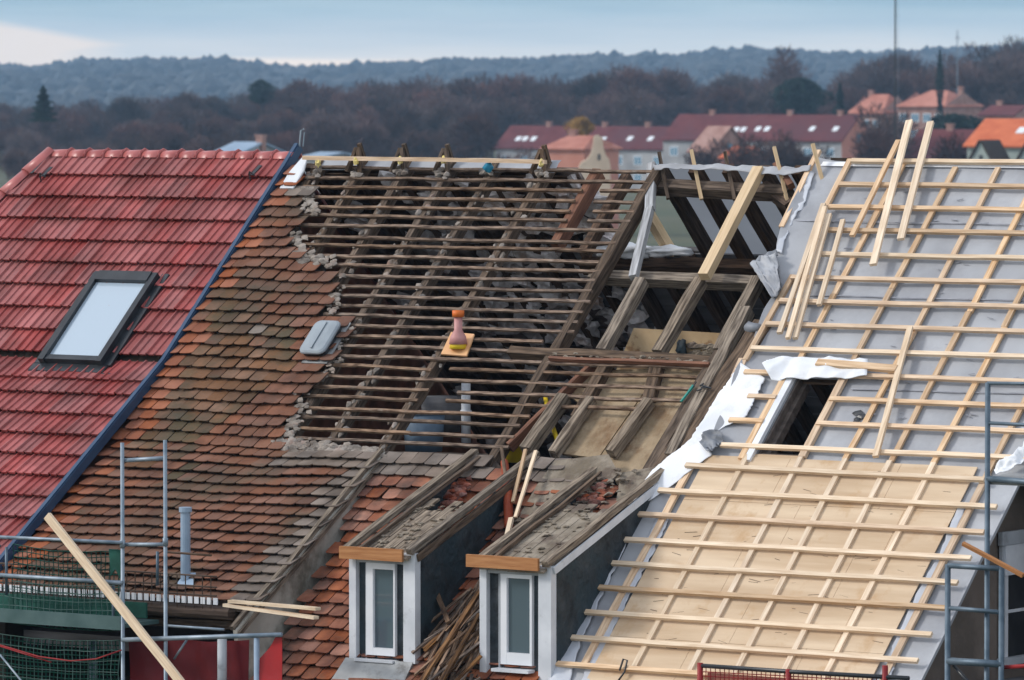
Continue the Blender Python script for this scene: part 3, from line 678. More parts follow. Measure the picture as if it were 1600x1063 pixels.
# blue verge strip
vb = MB()
for a, b in ((-.12, 1.3), (1.3, 2.3), (2.3, 3.3), (3.3001, 5.0), (5.0, 6.5), (6.5, t_end+.05)):
    vb.box(RED.pt(XV-.024, a, -.02), (.049, 0, 0), RED.pt(0, b, 0)-RED.pt(0, a, 0), RED.frame(b)[2]*.085)
    vb.box(RED.pt(XV+.026, a, -.05), (.012, 0, 0), RED.pt(0, b, 0)-RED.pt(0, a, 0), RED.frame(b)[2]*.10)
vb.build('verge_trim', M['blue_metal'], house_red)
m_ = MB(); p0 = RED.pt(XV+.04, -.1, .03); m_.tube([p0, p0+Vector((.02,0,.18)), p0+Vector((.06,0,.2))], .012, 5); m_.tube([p0+Vector((.05,0,0)), p0+Vector((.07,0,.16))], .008, 5)
m_.build('verge_hook', M['galv'], house_red)
for hx_, hy_ in ((70,283),(397,281)):
    m_ = MB(); X, t = RED.px(hx_, hy_); m_.beam(RED.pt(X+.02, t-.18, .05), RED.pt(X, t, .07), .05, .006, NRM); m_.tube([RED.pt(X-.05, t, .06), RED.pt(X, t, .13), RED.pt(X+.05, t, .06)], .008, 5); m_.tube([RED.pt(X, t, .13), RED.pt(X, t+.06, .04)], .008, 5)
    m_.build('safety_hook', M['black_metal'], house_red)
# roof window
rw = [RED.px(*p) for p in ((150,436),(250,436),(170,577),(70,577))]
X0, X1 = (rw[0][0]+rw[3][0])/2, (rw[1][0]+rw[2][0])/2; T0, T1 = rw[0][1], rw[2][1]
fr = MB(); ee = RED.frame(1)[1]
def rbox(mb, xa, xb, ta, tb_, na, nb, S=RED): mb.box(S.pt(xa, ta, na), (xb-xa, 0, 0), S.pt(xa, tb_, na)-S.pt(xa, ta, na), S.frame(ta)[2]*(nb-na))
rbox(fr, X0, X0+.075, T0, T1, .0, .13); rbox(fr, X1-.075, X1, T0, T1, .0, .13); rbox(fr, X0+.0752, X1-.0752, T0, T0+.14, .0, .145); rbox(fr, X0+.0752, X1-.0752, T1-.08, T1, .0, .12)
rwo = fr.build('roof_window', M['black_metal'], house_red)
pn = MB(); rbox(pn, X0+.076, X1-.076, T0+.141, T1-.081, .05, .09); pn.build('pane', M['sky_glass'], rwo)
fl = MB(); rbox(fl, X0-.10, X1+.06, T1+.001, T1+.13, .035, .055)
for k in range(14): rbox(fl, X0-.10+k*.086, X0-.10+k*.086+.06, T1+.132, T1+.16, .03, .05)
rbox(fl, X0-.09, X0-.002, T0-.05, T1, .03, .06); rbox(fl, X1+.002, X1+.10, T0-.05, T1, .03, .06); fl.build('flashing', M['black_metal'], rwo)

# ---------------------------------------------- 2. old house, half stripped
old = thing('old_half_stripped_house', ((XV+XCH)/2, YR, 0), 'old brown tiled house in the middle with its roof stripped to battens and rafters', 'house')
hole_left = [(283,478),(300,487),(318,486),(330,470),(352,474),(368,466),(395,466),(404,515),(420,512),(436,530),(470,524),(490,516),(494,556),(512,548),(530,542),(552,534),(575,520),(592,508),(606,494),(620,480),(640,466),(660,452),(676,446),(694,442)]
old_region = [(448,285),(478,283)]+[(x, y) for y, x in hole_left]+[(460,700),(598,704)]
upper = poly(OLD, old_region)
OT = OLD.tk
eave_t = OLD.px(200, 938)[1]
def okind(Xc, tr):
    n = noise.noise((Xc*.8, tr*.8, 3)); n2 = noise.noise((Xc*2.3, tr*2.3, 8))
    if Xc-XV < .32+.2*n2: return 'orange' if n2 > -.35 else 'old'
    if tr > OT-.02 and tr < OT+.20 and Xc > OLD.px(455, 700)[0]-.3*n2: return 'grey'
    if tr < .5 and n2 > -.1: return 'grey'
    if Xc > XCH-.28-.1*n2 and tr > OT and n2 > -.25: return 'grey'
    if Xc-XV < 1.4+n and 2.4+n2 < tr < 4.9+n2 and n2 < .25: return 'moss'
    if n2 > .42 and tr < 3: return 'grey'
    return 'old'
random.seed(11)
P_upper = upper+[(XCH, OT), (XCH, OT), (XV, OT)]
def okind2(Xc, tr):
    if tr < OT-.03:
        if not inpoly(Xc, tr+.08, [(XV, 0.05)]+upper[1:]+[(XCH, OT), (XV, OT)]): return None
    return okind(Xc, tr)
tb = tile_field(OLD, XV+.05, XCH, .16, eave_t, .195, .166, None, 11, okind2)
tb['a'].build('roof_tiles', [M['old_tile'], M['orange_tile'], M['grey_tile'], M['mossy_tile']], old)
un = MB()
pu = [(XV+.06, .1)]+[(x-.06, t) for x, t in upper[1:-1]]+[(XCH-.02, OT-.001), (XV+.06, OT-.001)]
un.slab([OLD.pt(x, t, -.045) for x, t in pu], (0, 0, -.02))
un.slab([OLD.pt(x, t, -.02) for x, t in ((XV+.06, OT), (XCH-.02, OT), (XCH-.02, eave_t), (XV+.06, eave_t))], (0, 0, -.03))
un.build('roof_deck', M['under_dark'], old)
# grey lead/mortar band above the kink, torn right end
mt = MB(); random.seed(2)
for (x0_, y0_), (x1_, y1_), n_ in (((440,694),(590,706),170), ((478,285),(486,330),44), ((466,360),(466,400),30), ((470,402),(520,410),44), ((530,436),(520,490),30), ((548,500),(500,600),40), ((480,618),(444,692),50)):
    for i in range(n_):
        k = random.random(); P = Q(x0_+(x1_-x0_)*k+random.gauss(0, 6), y0_+(y1_-y0_)*k+random.gauss(0, 4), .02, OLD)
        mt.blob(P, random.uniform(.012, .042), (1.6, 1, .5), (Vector((1,0,0)), DWN, NRM), .9)
tag(mt.build('mortar', M['mortar'], old), kind='stuff')
# cheek strip
ck = MB(); tc_end = OLD.px(395, 960)[1]
pa = OLD.pt(XCH, OT, .02); pb = OLD.pt(XCH, tc_end+.3, .02); tq = (YR-pb.y)/math.cos(TH); pc = MAIN.pt(XCH, tq, -.3)
ck.slab([pa, pb, pc], (.05, 0, 0)); ck.build('roof_cheek', M['cheek_render'], old)
cb = MB(); cb.beam(OLD.pt(XCH+.01, OT, .02), OLD.pt(XCH+.01, tc_end+.3, .02), .055, .045, OLD.frame(9)[2], 14, .02); cb.beam(OLD.pt(XCH+.06, OT+.1, -.045), OLD.pt(XCH+.06, tc_end+.3, -.05), .03, .05, OLD.frame(9)[2], 8, .01)
cb.build('cheek_board', M['grey_beam'], old)
# tiles of the steep part on the right
low_poly = [(600,708),(640,706),(700,710),(735,712),(800,740),(815,700),(850,690),(905,735),(955,750),(985,795),(930,880),(860,1010),(860,1110),(330,1110),(470,960)]
def lkind(Xc, tr):
    n2 = noise.noise((Xc*2.3, tr*2.3, 18))
    if tr < 4.66 and n2 > -.35: return 'grey'
    return 'old'
tb = tile_field(MAIN, XCH+.08, MAIN.px(985,795)[0]+.6, 4.45, 8.3, .195, .166, low_poly, 23, lkind, .004)
tb['a'].build('lower_roof_tiles', [M['old_tile_bright'], M['orange_tile'], M['grey_tile'], M['mossy_tile']], old)
un = MB(); un.slab([MAIN.pt(*MAIN.px(x, y), -.03) for x, y in ((600,702),(760,706),(790,735),(860,722),(955,745),(988,800),(862,1010),(862,1130),(330,1130),(470,960))], (0, 0, -.02)); un.build('roof_deck', M['under_dark'], old)
# rafters under the hole
for xr, xe in ((485,6),(555,6),(624,6),(693,6),(761,6),(845,6)):
    m_ = MB(); X, t = MAIN.px(xr, 268); m_.beam(MAIN.pt(X, .02, -.17), MAIN.pt(X, 4.62, -.17), .085, .13, NRM, 12, .018); m_.build('rafter', M['old_beam'], old)
m_ = MB(); X, t = MAIN.px(905, 300); m_.beam(MAIN.pt(X, .1, -.2), MAIN.pt(X, 1.25, -.2), .10, .15, NRM, 5, .01); m_.build('rafter', M['red_beam'], old)
m_ = MB(); X, t = MAIN.px(948, 300); m_.beam(MAIN.pt(X, .1, -.24), MAIN.pt(X, 1.3, -.24), .10, .13, NRM, 5, .01); m_.build('rafter', M['dark_beam'], old)
X, t = MAIN.px(1008, 293)
m_ = MB(); m_.beam(MAIN.pt(X, .1, -.16), MAIN.pt(X-.02, 5.0, -.16), .10, .15, NRM, 14, .02); m_.build('rafter', M['old_beam'], old)
m_ = MB(); m_.beam(Q(937,572,-.14), Q(800,706,-.14), .05, .12, NRM, 8, .02); m_.build('rafter', M['red_beam'], old)
# battens of the hole
right_tab = [(262,1016),(283,1014),(290,1004),(300,1006),(320,992),(345,978),(385,956),(420,934),(440,926),(470,915),(495,904),(525,890),(550,872),(552,1110),(640,1086),(642,826),(660,812),(700,792)]
rowt = []; t = MAIN.px(600, 262)[1]; tend = MAIN.px(600, 688)[1]; ncount = 28
def pxof(P):
    d = P-CAM; z = d.dot(FW); return 800+F*d.dot(RT)/z, 531.5-F*d.dot(UP)/z
random.seed(9)
for k in range(ncount):
    tk_ = t+(tend-t)*k/(ncount-1)+random.gauss(0, .008)
    yl = pxof(MAIN.pt(MAIN.px(520, 400)[0], tk_))[1]
    xl = interp([(250,474)]+[(y, x) for y, x in hole_left], yl)-8
    Xl = MAIN.px(xl, yl)[0]
    # find right end: iterate
    Xr = MAIN.px(900, yl+10)[0]
    for _ in range(8):
        qx, qy = pxof(MAIN.pt(Xr, tk_)); Xr = MAIN.px(interp(right_tab, qy), qy)[0]
    segs = [(Xl, Xr)]
    xm = pxof(MAIN.pt(Xr, tk_))[1]
    if 288 < xm < 350: segs = [(Xl, MAIN.px(903-(yl-290)*.45, yl+6)[0]), (MAIN.px(938-(yl-290)*.35, yl+6)[0], Xr)]
    if k == 17: segs = [(Xl, MAIN.px(845, 530)[0])]
    if k == 20: segs = [(Xl, MAIN.px(655, 600)[0]), (MAIN.px(690, 602)[0], Xr)]
    if k in (22, 23): segs = [(Xl, MAIN.px(652-(k-22)*4, 628)[0]), (MAIN.px(706-(k-22)*14, 632)[0], Xr)]
    if k == 26: segs = [(Xl, MAIN.px(640, 670)[0]), (MAIN.px(646, 670)[0], Xr)]
    if k in (0, 1): segs = [(MAIN.px(480, 268)[0], Xr)]
    for a, b in segs:
        m_ = MB(); da, db = random.gauss(0, .006), random.gauss(0, .006)
        m_.beam(MAIN.pt(a-random.random()*.05, tk_+da, -.035), MAIN.pt(b+random.random()*.05, tk_+db, -.035), .036, .027, NRM, max(4, int((b-a)*5)), .016)
        if k in (5, 12, 18, 25) and b-a > 3:
            for _ in range(3): pass
        m_.build('batten', M['old_batten'], old)
# mortar rubble stuck on rafters
mt = MB(); random.seed(31)
for xr in (485,555,624,693,761,845):
    X, _ = MAIN.px(xr, 268)
    for k in range(58):
        mt.blob(MAIN.pt(X+random.gauss(0, .045), random.uniform(.1, 4.5), -.05+random.uniform(-.02, .02)), random.uniform(.015, .04), (1, 1.5, .7), (Vector((1,0,0)), DWN, NRM), .9)
tag(mt.build('mortar', M['mortar'], old), kind='stuff')
# ---- back slope seen from inside
def BK(X, d, n=0):                       # d down the rear slope, n towards the inside
    return Vector((X, YR+math.cos(TH)*d-math.sin(TH)*n, ZR-math.sin(TH)*d-math.cos(TH)*n))
def bkx(px): return MAIN.px(px, 262)[0]
bk = MB(); xa, xb = XV+.02, bkx(882)
bk.slab([BK(xa, .22, .0), BK(xa, 8.2, .0), BK(xb, 8.2, .0), BK(xb, .22, .0)], (0, 0, .05)); bk.build('rear_roof', M['back_under'], old)
mt = MB(); random.seed(44); X = xa+.3
while X < xb+.05:
    d = .35
    while d < 5.6:
        if random.random() < .80 and (X > xa+1.15 or random.random() < .12):
            mt.blob(BK(X+random.gauss(0, .04), d, .06), random.uniform(.09, .17), (random.uniform(.7,1.2), random.uniform(.6,1), .4), (Vector((1,0,0)), Vector((0, math.cos(TH), -math.sin(TH))), Vector((0, -math.sin(TH), -math.cos(TH)))), 1.3, 2)
        d += random.uniform(.20, .27)
    X += .31
tag(mt.build('mortar', M['brightened_mortar'], old), kind='stuff')
for k in range(11):
    m_ = MB(); X = xa+.15+k*.62
    if X > xb+.1: break
    m_.beam(BK(X, .1, .02), BK(X, 6.5, .02), .10, .07, BK(0,0,1)-BK(0,0,0), 8, .02); m_.build('rear_rafter', M['dark_beam'], old)
for k in range(16):
    m_ = MB(); d = .3+k*.36; m_.beam(BK(xa, d, .002), BK(xb, d, .002), .045, .02, BK(0,0,1)-BK(0,0,0), 4, .01); m_.build('rear_batten', M['dark_beam'], old)
# right-hand rear slope: new grey board between dark rafters
x2, x3 = bkx(1022), bkx(1290)
bk = MB(); bk.add([BK(x2, .1, 0), BK(x2, 8.2, 0), BK(x3, 8.2, 0), BK(x3, .1, 0)], [(0,1,2,3)]); bk.build('rear_lining', M['lining'], old)
XR_ = -24.0; bk = MB(); bk.slab([BK(x3+.01, .02, 0), BK(x3+.01, 8.2, 0), BK(XR_, 8.2, 0), BK(XR_, .02, 0)], (0, 0, .05)); bk.build('rear_roof', M['under_dark'], old)
bk = MB(); bk.slab([BK(xb+.002, 1.50, 0), BK(xb+.002, 8.2, 0), BK(x2-.002, 8.2, 0), BK(x2-.002, 1.50, 0)], (0, 0, .05))
for k in range(12): bk.box(BK(bkx(800), 1.52+k*.30, .004), (x3-bkx(800), 0, 0), BK(0, .285, 0)-BK(0, 0, 0), (BK(0,0,1)-BK(0,0,0))*.02)
bk.build('rear_boards', M['grey_board'], old)
for pxr in (1026,1080,1134,1188,1242):
    m_ = MB(); X = bkx(pxr); m_.beam(BK(X, .05, .02), BK(X, 6.3, .02), .11, .13, BK(0,0,1)-BK(0,0,0), 8, .02); m_.build('rear_rafter', M['dark_beam'], old)
for pxr in (886, 940, 988):
    m_ = MB(); X = bkx(pxr); m_.beam(BK(X, 1.45, .02), BK(X, 6.3, .02), .11, .15, BK(0,0,1)-BK(0,0,0), 8, .02); m_.build('rear_rafter', M['dark_beam'], old)
m_ = MB(); m_.beam(BK(bkx(830), 1.50, .17), BK(x3, 1.50, .17), .16, .14, BK(0,0,1)-BK(0,0,0), 10, .02); m_.build('purlin', M['dark_beam'], old)
# new yellow strut seen through the gap
m_ = MB(); m_.beam(BK(bkx(967), .55, .05), BK(bkx(967), 1.42, .05), .10, .11, BK(0,0,1)-BK(0,0,0), 2, 0); m_.build('rear_rafter', M['honey_wood'], old)
# floor and walls inside
fl = MB(); fl.bb(XV+.02, XR0, YR-4.9, YR+4.9, 11.9, 12.05); fl.build('attic_floor', M['grey_board'], old)
wl = MB(); wl.bb(XV+.002, MAIN.px(985,795)[0]+1.1, YR-6.0, YR+5.6, 0, 11.4); wl.build('wall', M['facade'], old)
# ridge: batten, brackets, membrane strip
m_ = MB(); m_.beam(Q(474,250,.13), Q(852,256,.13), .055, .045, (0,0,1), 12, .012); m_.build('ridge_batten', M['new_wood'], old)
for k, xr in enumerate((555,624,693,845)):
    m_ = MB(); X, _ = MAIN.px(xr, 262); m_.beam(MAIN.pt(X, .02, -.05), MAIN.pt(X-.01, -.05, .15), .04, .045, (1,0,.1), 3, .01); m_.beam(MAIN.pt(X+.09, .24, -.04), MAIN.pt(X, -.02, .10), .045, .05, NRM, 3, .01); m_.beam(MAIN.pt(X-.09, .22, -.04), MAIN.pt(X-.01, -.02, .10), .045, .05, NRM, 3, .01); m_.build('ridge_bracket', M['old_beam'], old)
for k, xr in enumerate((495,555,624,693,762,845)):
    m_ = MB(); random.seed(xr)
    for _ in range(9): m_.blob(Q(xr+random.gauss(0, 6), 270+random.gauss(0, 3.5), .0), random.uniform(.02, .045), (1.2,1,.8), None, .8)
    tag(m_.build('mortar', M['mortar'], old), kind='stuff')
m_ = MB()
for xr, yr in ((497,256),(556,253),(625,252),(694,252),(846,256)): m_.blob(Q(xr, yr-1, .14), .032, (1,.8,1.3), None, .9, 2)
m_.build('foam_seal', M['foam'], old)['kind'] = 'stuff'
m_ = MB(); m_.blob(Q(763,262,.08), .055, (1,1,1), None, .5, 2); m_.build('ridge_cap_clip', M['cyan'], old)
m_ = MB(); X0_, X1_ = MAIN.px(484, 262)[0], MAIN.px(862, 266)[0]; loft(m_, MAIN, [(0, X0_)], [(0, X1_)], -.03, .17, .12, .06, lambda X, t: -.05+.03*noise.noise((X*2, t*9, 0))); m_.build('ridge_strip', M['membrane'], old, True)
# pale verge board at the left end of the ridge
m_ = MB(); m_.slab([Q(474,247,.05), Q(480,252,.05), Q(476,268,.03), Q(459,296,.02), Q(438,296,.02), Q(452,272,.03)], NRM*.02); m_.build('verge_board', M['white_paint'], old)
# ---- open bay timbers
def tim(name, m, a, b, wd, ht, n=-.12, seg=8, jit=.012, S=MAIN, n2=None):
    k = MB(); k.beam(Q(*a, n, S), Q(*b, n if n2 is None else n2, S), wd, ht, NRM, seg, jit); return k.build(name, M[m], old)
tim('post', 'bleached_beam', (1021,262), (1018,332), .095, .08, -.10, 4, .006); tim('post', 'bleached_beam', (1018,328), (992,438), .085, .08, -.10, 4, .006)
tim('rafter', 'honey_wood', (1189,270), (1103,438), .12, .10, -.02, 1, 0)
tim('rafter', 'grey_beam', (1008,446), (945,557), .115, .12, -.15); tim('rafter', 'grey_beam', (1098,446), (1032,560), .12, .13, -.15)
tim('rafter', 'grey_beam', (1188,444), (1128,558), .12, .13, -.15); tim('rafter', 'grey_beam', (1172,492), (1052,722), .12, .13, -.10)
tim('rafter', 'old_beam', (1130,560), (985,800), .12, .12, -.12)
tim('purlin', 'grey_beam', (928,440), (1190,450), .12, .13, -.30, 10, .015); tim('purlin', 'old_beam', (1028,300), (1240,310), .13, .14, -.26, 12, .02)
tim('purlin', 'old_beam', (800,556), (1112,571), .10, .10, -.10, 12, .02); tim('purlin', 'red_beam', (860,563), (1110,573), .035, .05, .0, 8, .01)
tim('rafter', 'grey_beam', (886,628), (826,712), .13, .13, -.10); tim('rafter', 'grey_beam', (928,630), (868,716), .09, .11, -.10)
tim('rafter', 'grey_beam', (1018,634), (958,716), .10, .12, -.08); tim('rafter', 'old_beam', (1035,570), (1018,634), .13, .12, -.14)
tim('rafter', 'old_beam', (955,572), (905,662), .11, .12, -.14)
tim('rafter', 'dark_beam', (1200,300), (1240,330), .12, .14, -.30); tim('rafter', 'red_beam', (1215,262), (1238,296), .07, .08, -.1)
tim('valley_board', 'old_beam', (1196,505), (1010,775), .26, .04, -.03, 12, .02)
# rafter tips over the ridge
for xr, yt, l in ((1026,256,0),(1078,250,0),(1130,254,0),(1212,240,0),(1275,232,0)):
    m_ = MB(); X, _ = MAIN.px(xr, 262); m_.beam(MAIN.pt(X+.20, .42, -.20), MAIN.pt(X-.02, -.04, (264-yt)*.0065), .038, .045, (0,-.3,1), 3, .008)
    m_.build('rafter_tip', M['honey_wood' if xr in (1078,1275,1212) else 'old_beam'], old)
# clay infill and boards
def panel(name, m, pts, n, th=.03, S=MAIN, par=None, amp=0):
    k = MB()
    k.slab([Q(x, y, n, S) for x, y in reversed(pts)], NRM*th); return k.build(name, M[m], par or old)
panel('clay_infill', 'clay', [(1036,578),(1128,574),(1060,712),(985,795),(958,745),(940,716)], -.14, .03)
panel('clay_infill', 'clay', [(905,584),(1034,578),(938,716),(928,718),(880,712),(915,640),(890,620)], -.16, .03)
panel('clay_infill', 'clay_grey', [(868,722),(952,712),(968,742),(930,775),(850,835),(800,858),(792,842),(840,760)], .045, .02)
panel('clay_infill', 'clay_grey', [(972,742),(1050,728),(1015,768),(985,800),(962,800)], .0, .03)
ykn = Q(1060,560,-.7).y; k = MB()
k.slab([PY(990,513,ykn), PY(1146,522,ykn), PY(1138,590,ykn), PY(960,585,ykn)], (0, .02, 0)); k.build('knee_wall_board', M['straw_board'], old)
random.seed(77); k = MB()
for i in range(70): k.blob(PY(random.uniform(1080,1140), random.uniform(538,568), ykn-.02), random.uniform(.015, .05), (1.4,.4,.7), None, .9)
for i in range(120):
    kk = random.random(); k.blob(Q(985+(1110-985)*kk+random.gauss(0,6), 800-(800-600)*kk*.9+random.gauss(0,5), -.08), random.uniform(.02, .055), (1.3,1,.6), None, .9)
for i in range(90):
    kk = random.random(); k.blob(Q(800+170*kk+random.gauss(0,14), 858-120*kk+random.gauss(0,14), .07), random.uniform(.015, .045), (1.3,1,.5), None, .9)
for i in range(60):
    kk = random.random(); k.blob(Q(860+250*kk, 557+12*kk+random.gauss(0,3), .0), random.uniform(.015, .035), (1.3,1,.6), None, .9)
tag(k.build('plaster_rubble', M['clay_grey'], old), kind='stuff')
# brick patches with odd round tiles
random.seed(8)
k = MB(); 
for (cx_, cy_, sx, sy, n_) in ((905,790,36,18,75), (700,775,28,20,75), (722,760,16,10,20)):
    for i in range(n_):
        a = random.uniform(-1, 1); b = random.uniform(-1, 1); px_ = cx_+a*sx-b*sy*.3+a*0; py_ = cy_+b*sy-a*sx*.55
        k.blob(Q(px_, py_, random.uniform(.04,.09)), random.uniform(.022, .05), (1.5,.8,.6), (Vector((1,0,0)), DWN, NRM), .9)
tag(k.build('brick_rubble', M['brick'], old), kind='stuff')

# ---------------------------------------------- dormers
YD = MAIN.pt(0, MAIN.px(600, 1040)[1]).y-.02
def dormer(tag_label, xl, xr, ytl, ytr, ybot, post_l, post_r, frame, pane, sill, fascia, pitch, board_m, board_k, dark_x):
    """stripped shed dormer; pixel columns are read on the dormer's own front plane"""
    def fz(x, y): return PY(x, y, YD)
    A, Bq = fz(xl, ytl), fz(xr, ytr); ztop = Bq.z; X0_, X1_ = A.x, Bq.x; th = rad(pitch)
    zb = fz(xr, ybot).z
    # depth where the dormer roof meets the main roof
    s_ = 0
    while True:
        y = YD+math.cos(th)*s_; z = ztop+math.sin(th)*s_; zm = ZR-(YR-y)*math.tan(TH)
        if z < zm or s_ > 6: break
        s_ += .02
    Ls = s_
    def DS(X, s, n=0): return Vector((X, YD+math.cos(th)*s-math.sin(th)*n, ztop+math.sin(th)*s+math.cos(th)*n))
    body = MB()
    body.slab([(X1_, YD+.05, zb-.3), (X1_, YD+.05, ztop-.01), tuple(DS(X1_, Ls, -.01)), (X1_, YD+.9, zb-.3+.5)], (-.05, 0, 0))
    d_ = body.build('dormer', M['slate'], old); d_['label'] = tag_label
    b2 = MB(); b2.slab([(X0_, YD+.05, zb-.3), (X0_, YD+.05, ztop-.01), tuple(DS(X0_, Ls, -.01)), (X0_, YD+.9, zb+.2)], (.05, 0, 0)); b2.build('cheek_wall', M['slate'], d_)
    def plate(name, m, xa, xb, ya, yb, y0, y1, th_extra=0):
        k = MB(); a = fz(xa, ya); b = fz(xb, ya+(xb-xa)*.055); c = fz(xa, yb); k.bb(a.x, b.x, YD-y0, YD+y1, c.z, a.z); return k.build(name, M[m], d_)
    plate('front_panel', 'slate', xl+2, xr-3, ytl+8, ybot, -.03, .06)
    plate('corner_post', 'white_paint', post_l[0], post_l[1], ytl+2, ybot, .035, .05)
    plate('corner_post', 'white_paint', post_r[0], post_r[1], ytr-2, ybot, .045, .06)
    plate('lintel', 'grey_paint', post_l[1]+.4, post_r[0]-.4, ytl+3, ytl+12, .02, .03)
    plate('jamb_lining', 'grey_paint', dark_x, dark_x+1.5, ytl+14, ybot-6, .0, .03)
    a, b = fz(frame[0], frame[1]), fz(frame[2], frame[3]); p0, p1 = fz(pane[0], pane[1]), fz(pane[2], pane[3])
    k = MB(); z1, z0 = a.z, b.z; yo = YD-.012; yi = YD+.04
    k.bb(a.x, p0.x, yo, yi, z0, z1); k.bb(p1.x, b.x, yo, yi, z0, z1); k.bb(p0.x+.0005, p1.x-.0005, yo+.001, yi, p0.z, z1-.0005); k.bb(p0.x+.0005, p1.x-.0005, yo+.001, yi, z0+.0005, p1.z)
    # inner sash bead
    t_ = .006
    k.bb(p0.x+.001, p0.x+t_, yo+.012, yi, p1.z+.001, p0.z-.001); k.bb(p1.x-t_, p1.x-.001, yo+.012, yi, p1.z+.001, p0.z-.001)
    k.build('window_frame', M['white_plastic'], d_)
    k = MB(); k.bb(p0.x+t_, p1.x-t_, YD+.018, YD+.03, p1.z+.001, p0.z-.001); k.build('window_pane', M['dark_glass'], d_)
    k = MB(); s0, s1 = fz(sill[0], sill[1]), fz(sill[2], sill[3]); k.bb(s0.x, s1.x, YD-.10, YD+.02, s1.z, s0.z); k.build('window_sill', M['white_paint'], d_)
    k = MB(); f0, f1 = fz(fascia[0], fascia[1]), fz(fascia[2], fascia[3]); k.beam((f0.x, YD-.12, f0.z-.125), (f1.x, YD-.12, f0.z-.125), .035, .125, (0,0,1), 6, .004); k.build('fascia_board', M['fascia_wood'], d_)
    # roof boards, torn at the top
    k = MB(); nb = 7; wdt = (X1_-X0_-.1)/nb
    for i in range(nb):
        l_ = Ls*(board_k+random.uniform(-.10, .10)); k.beam(DS(X0_+.05+wdt*(i+.5), -.12, -.02+random.uniform(-.006, .006)), DS(X0_+.05+wdt*(i+.5), l_, -.02), wdt-.006, .022, (0,-.3,1), 5, .006)
    k.build('roof_boards', M[board_m], d_)
    for X, nm, w_ in ((X0_+.03, 'grey_beam', .085), (X1_-.04, 'grey_beam', .075)):
        k = MB(); k.beam(DS(X, -.085, .03), DS(X, Ls+.12, .02), w_, .06, (0,-.3,1), 12, .015); k.build('edge_beam', M[nm], d_)
    k = MB(); k.beam(DS(X0_+.15, -.07, .02), DS(X0_+.15, Ls, .012), .04, .04, (0,-.3,1), 10, .02); k.build('edge_batten', M['old_beam'], d_)
    k = MB(); k.beam(DS(X1_+.008, -.03, -.07), DS(X1_+.008, Ls*.96, -.07), .02, .075, (0,-.3,1), 8, .004); k.build('cheek_trim', M['white_paint' if board_m == 'clay_grey' else 'old_beam'], d_)
    # lead apron
    k = MB(); zz = fz(xl, ybot).z; k.slab([(X0_-.12, YD-.38, zz-.40), (X1_-.02, YD-.38, zz-.40), (X1_-.02, YD-.05, zz+.0), (X0_-.02, YD-.05, zz+.0)], (0, -.012, .06)); k.build('lead_apron', M['lead'], d_)
    # rubble on the boards
    k = MB()
    for i in range(60): k.blob(DS(random.uniform(X0_+.15, X1_-.1), random.uniform(-.05, Ls*board_k), .01), random.uniform(.012, .035), (1.4,1,.5), None, .9)
    tag(k.build('roof_rubble', M['clay_grey'], d_), kind='stuff')
    return DS, X0_, X1_, Ls
random.seed(15)
d1 = dormer('left dormer with weathered plank top and black slate cheek', 548, 653, 866, 866, 1036, (548.5,559), (634,652.5), (573,878,618,1026), (583.5,889,615.5,1014), (562,1028,622,1036), (542,852,640,870), 21, 'grey_beam', .50, 571)
d2 = dormer('right dormer with crumbling clay coated top and white corner trim', 752, 866, 883, 886, 1090, (752.5,763), (845,865), (783,888,832,1041), (792.5,903,828.5,1022), (776,1043,834,1052), (740,865,852,887), 21, 'clay_grey', .62, 779)
# brackets under fascia, roof details
# ---------------------------------------------- small fittings of the old roof
X, t = OLD.px(500, 527, .12)
k = MB(); c0 = OLD.pt(X, t, .0)
def rounded(cx, ct, w_, h_, r_, n):
    out = []
    for sx, sy, a0 in ((1,1,0),(-1,1,90),(-1,-1,180),(1,-1,270)):
        for i in range(5):
            a = rad(a0+i*22.5); out.append((cx+sx*(w_/2-r_)+r_*math.cos(a), ct+sy*(h_/2-r_)+r_*math.sin(a)))
    return [OLD.pt(x, q, n) for x, q in out]
vs = []; rings = ((.34,.48,.08,.10),(.35,.50,.08,.115),(.34,.49,.08,.13),(.30,.45,.07,.145),(.16,.30,.05,.152))
for w_, h_, r_, n_ in rings: vs += rounded(X, t, w_, h_, r_, n_)
fs = [(i*20+j, i*20+(j+1) % 20, (i+1)*20+(j+1) % 20, (i+1)*20+j) for i in range(4) for j in range(20)]+[tuple(range(80, 100))]
k.add(vs, fs); k.beam(OLD.pt(X, t-.20, .158), OLD.pt(X, t+.20, .158), .02, .008, NRM)
vh = k.build('vent_hood', M['vent_grey'], old)
k = MB(); vs = rounded(X, t, .30, .44, .06, .0)+rounded(X, t, .33, .47, .07, .099); k.add(vs, [(j, (j+1) % 20, (j+1) % 20+20, j+20) for j in range(20)]+[tuple(range(20, 40))]); k.build('vent_base', M['black_metal'], vh)
k = MB(); k.box(OLD.pt(X-.12, t-.30, .035), (.34,0,0), DWN*.62, NRM*.012); k.build('vent_flashing', M['lead'], old)
k = MB(); b0 = Q(290,908,.02,OLD); k.tube([b0-Vector((0,0,.05)), b0+Vector((0,0,.72))], .052, 14); k.tube([b0+Vector((0,0,.72)), b0+Vector((0,0,.77))], .068, 14); k.build('soil_pipe', M['pipe_blue'], old)
k = MB(); k.slab([Q(275,917,.03,OLD), Q(302,917,.03,OLD), Q(306,898,.03,OLD), Q(288,898,.03,OLD)], (0,0,.02)); k.build('pipe_flashing', M['pipe_blue'], old)
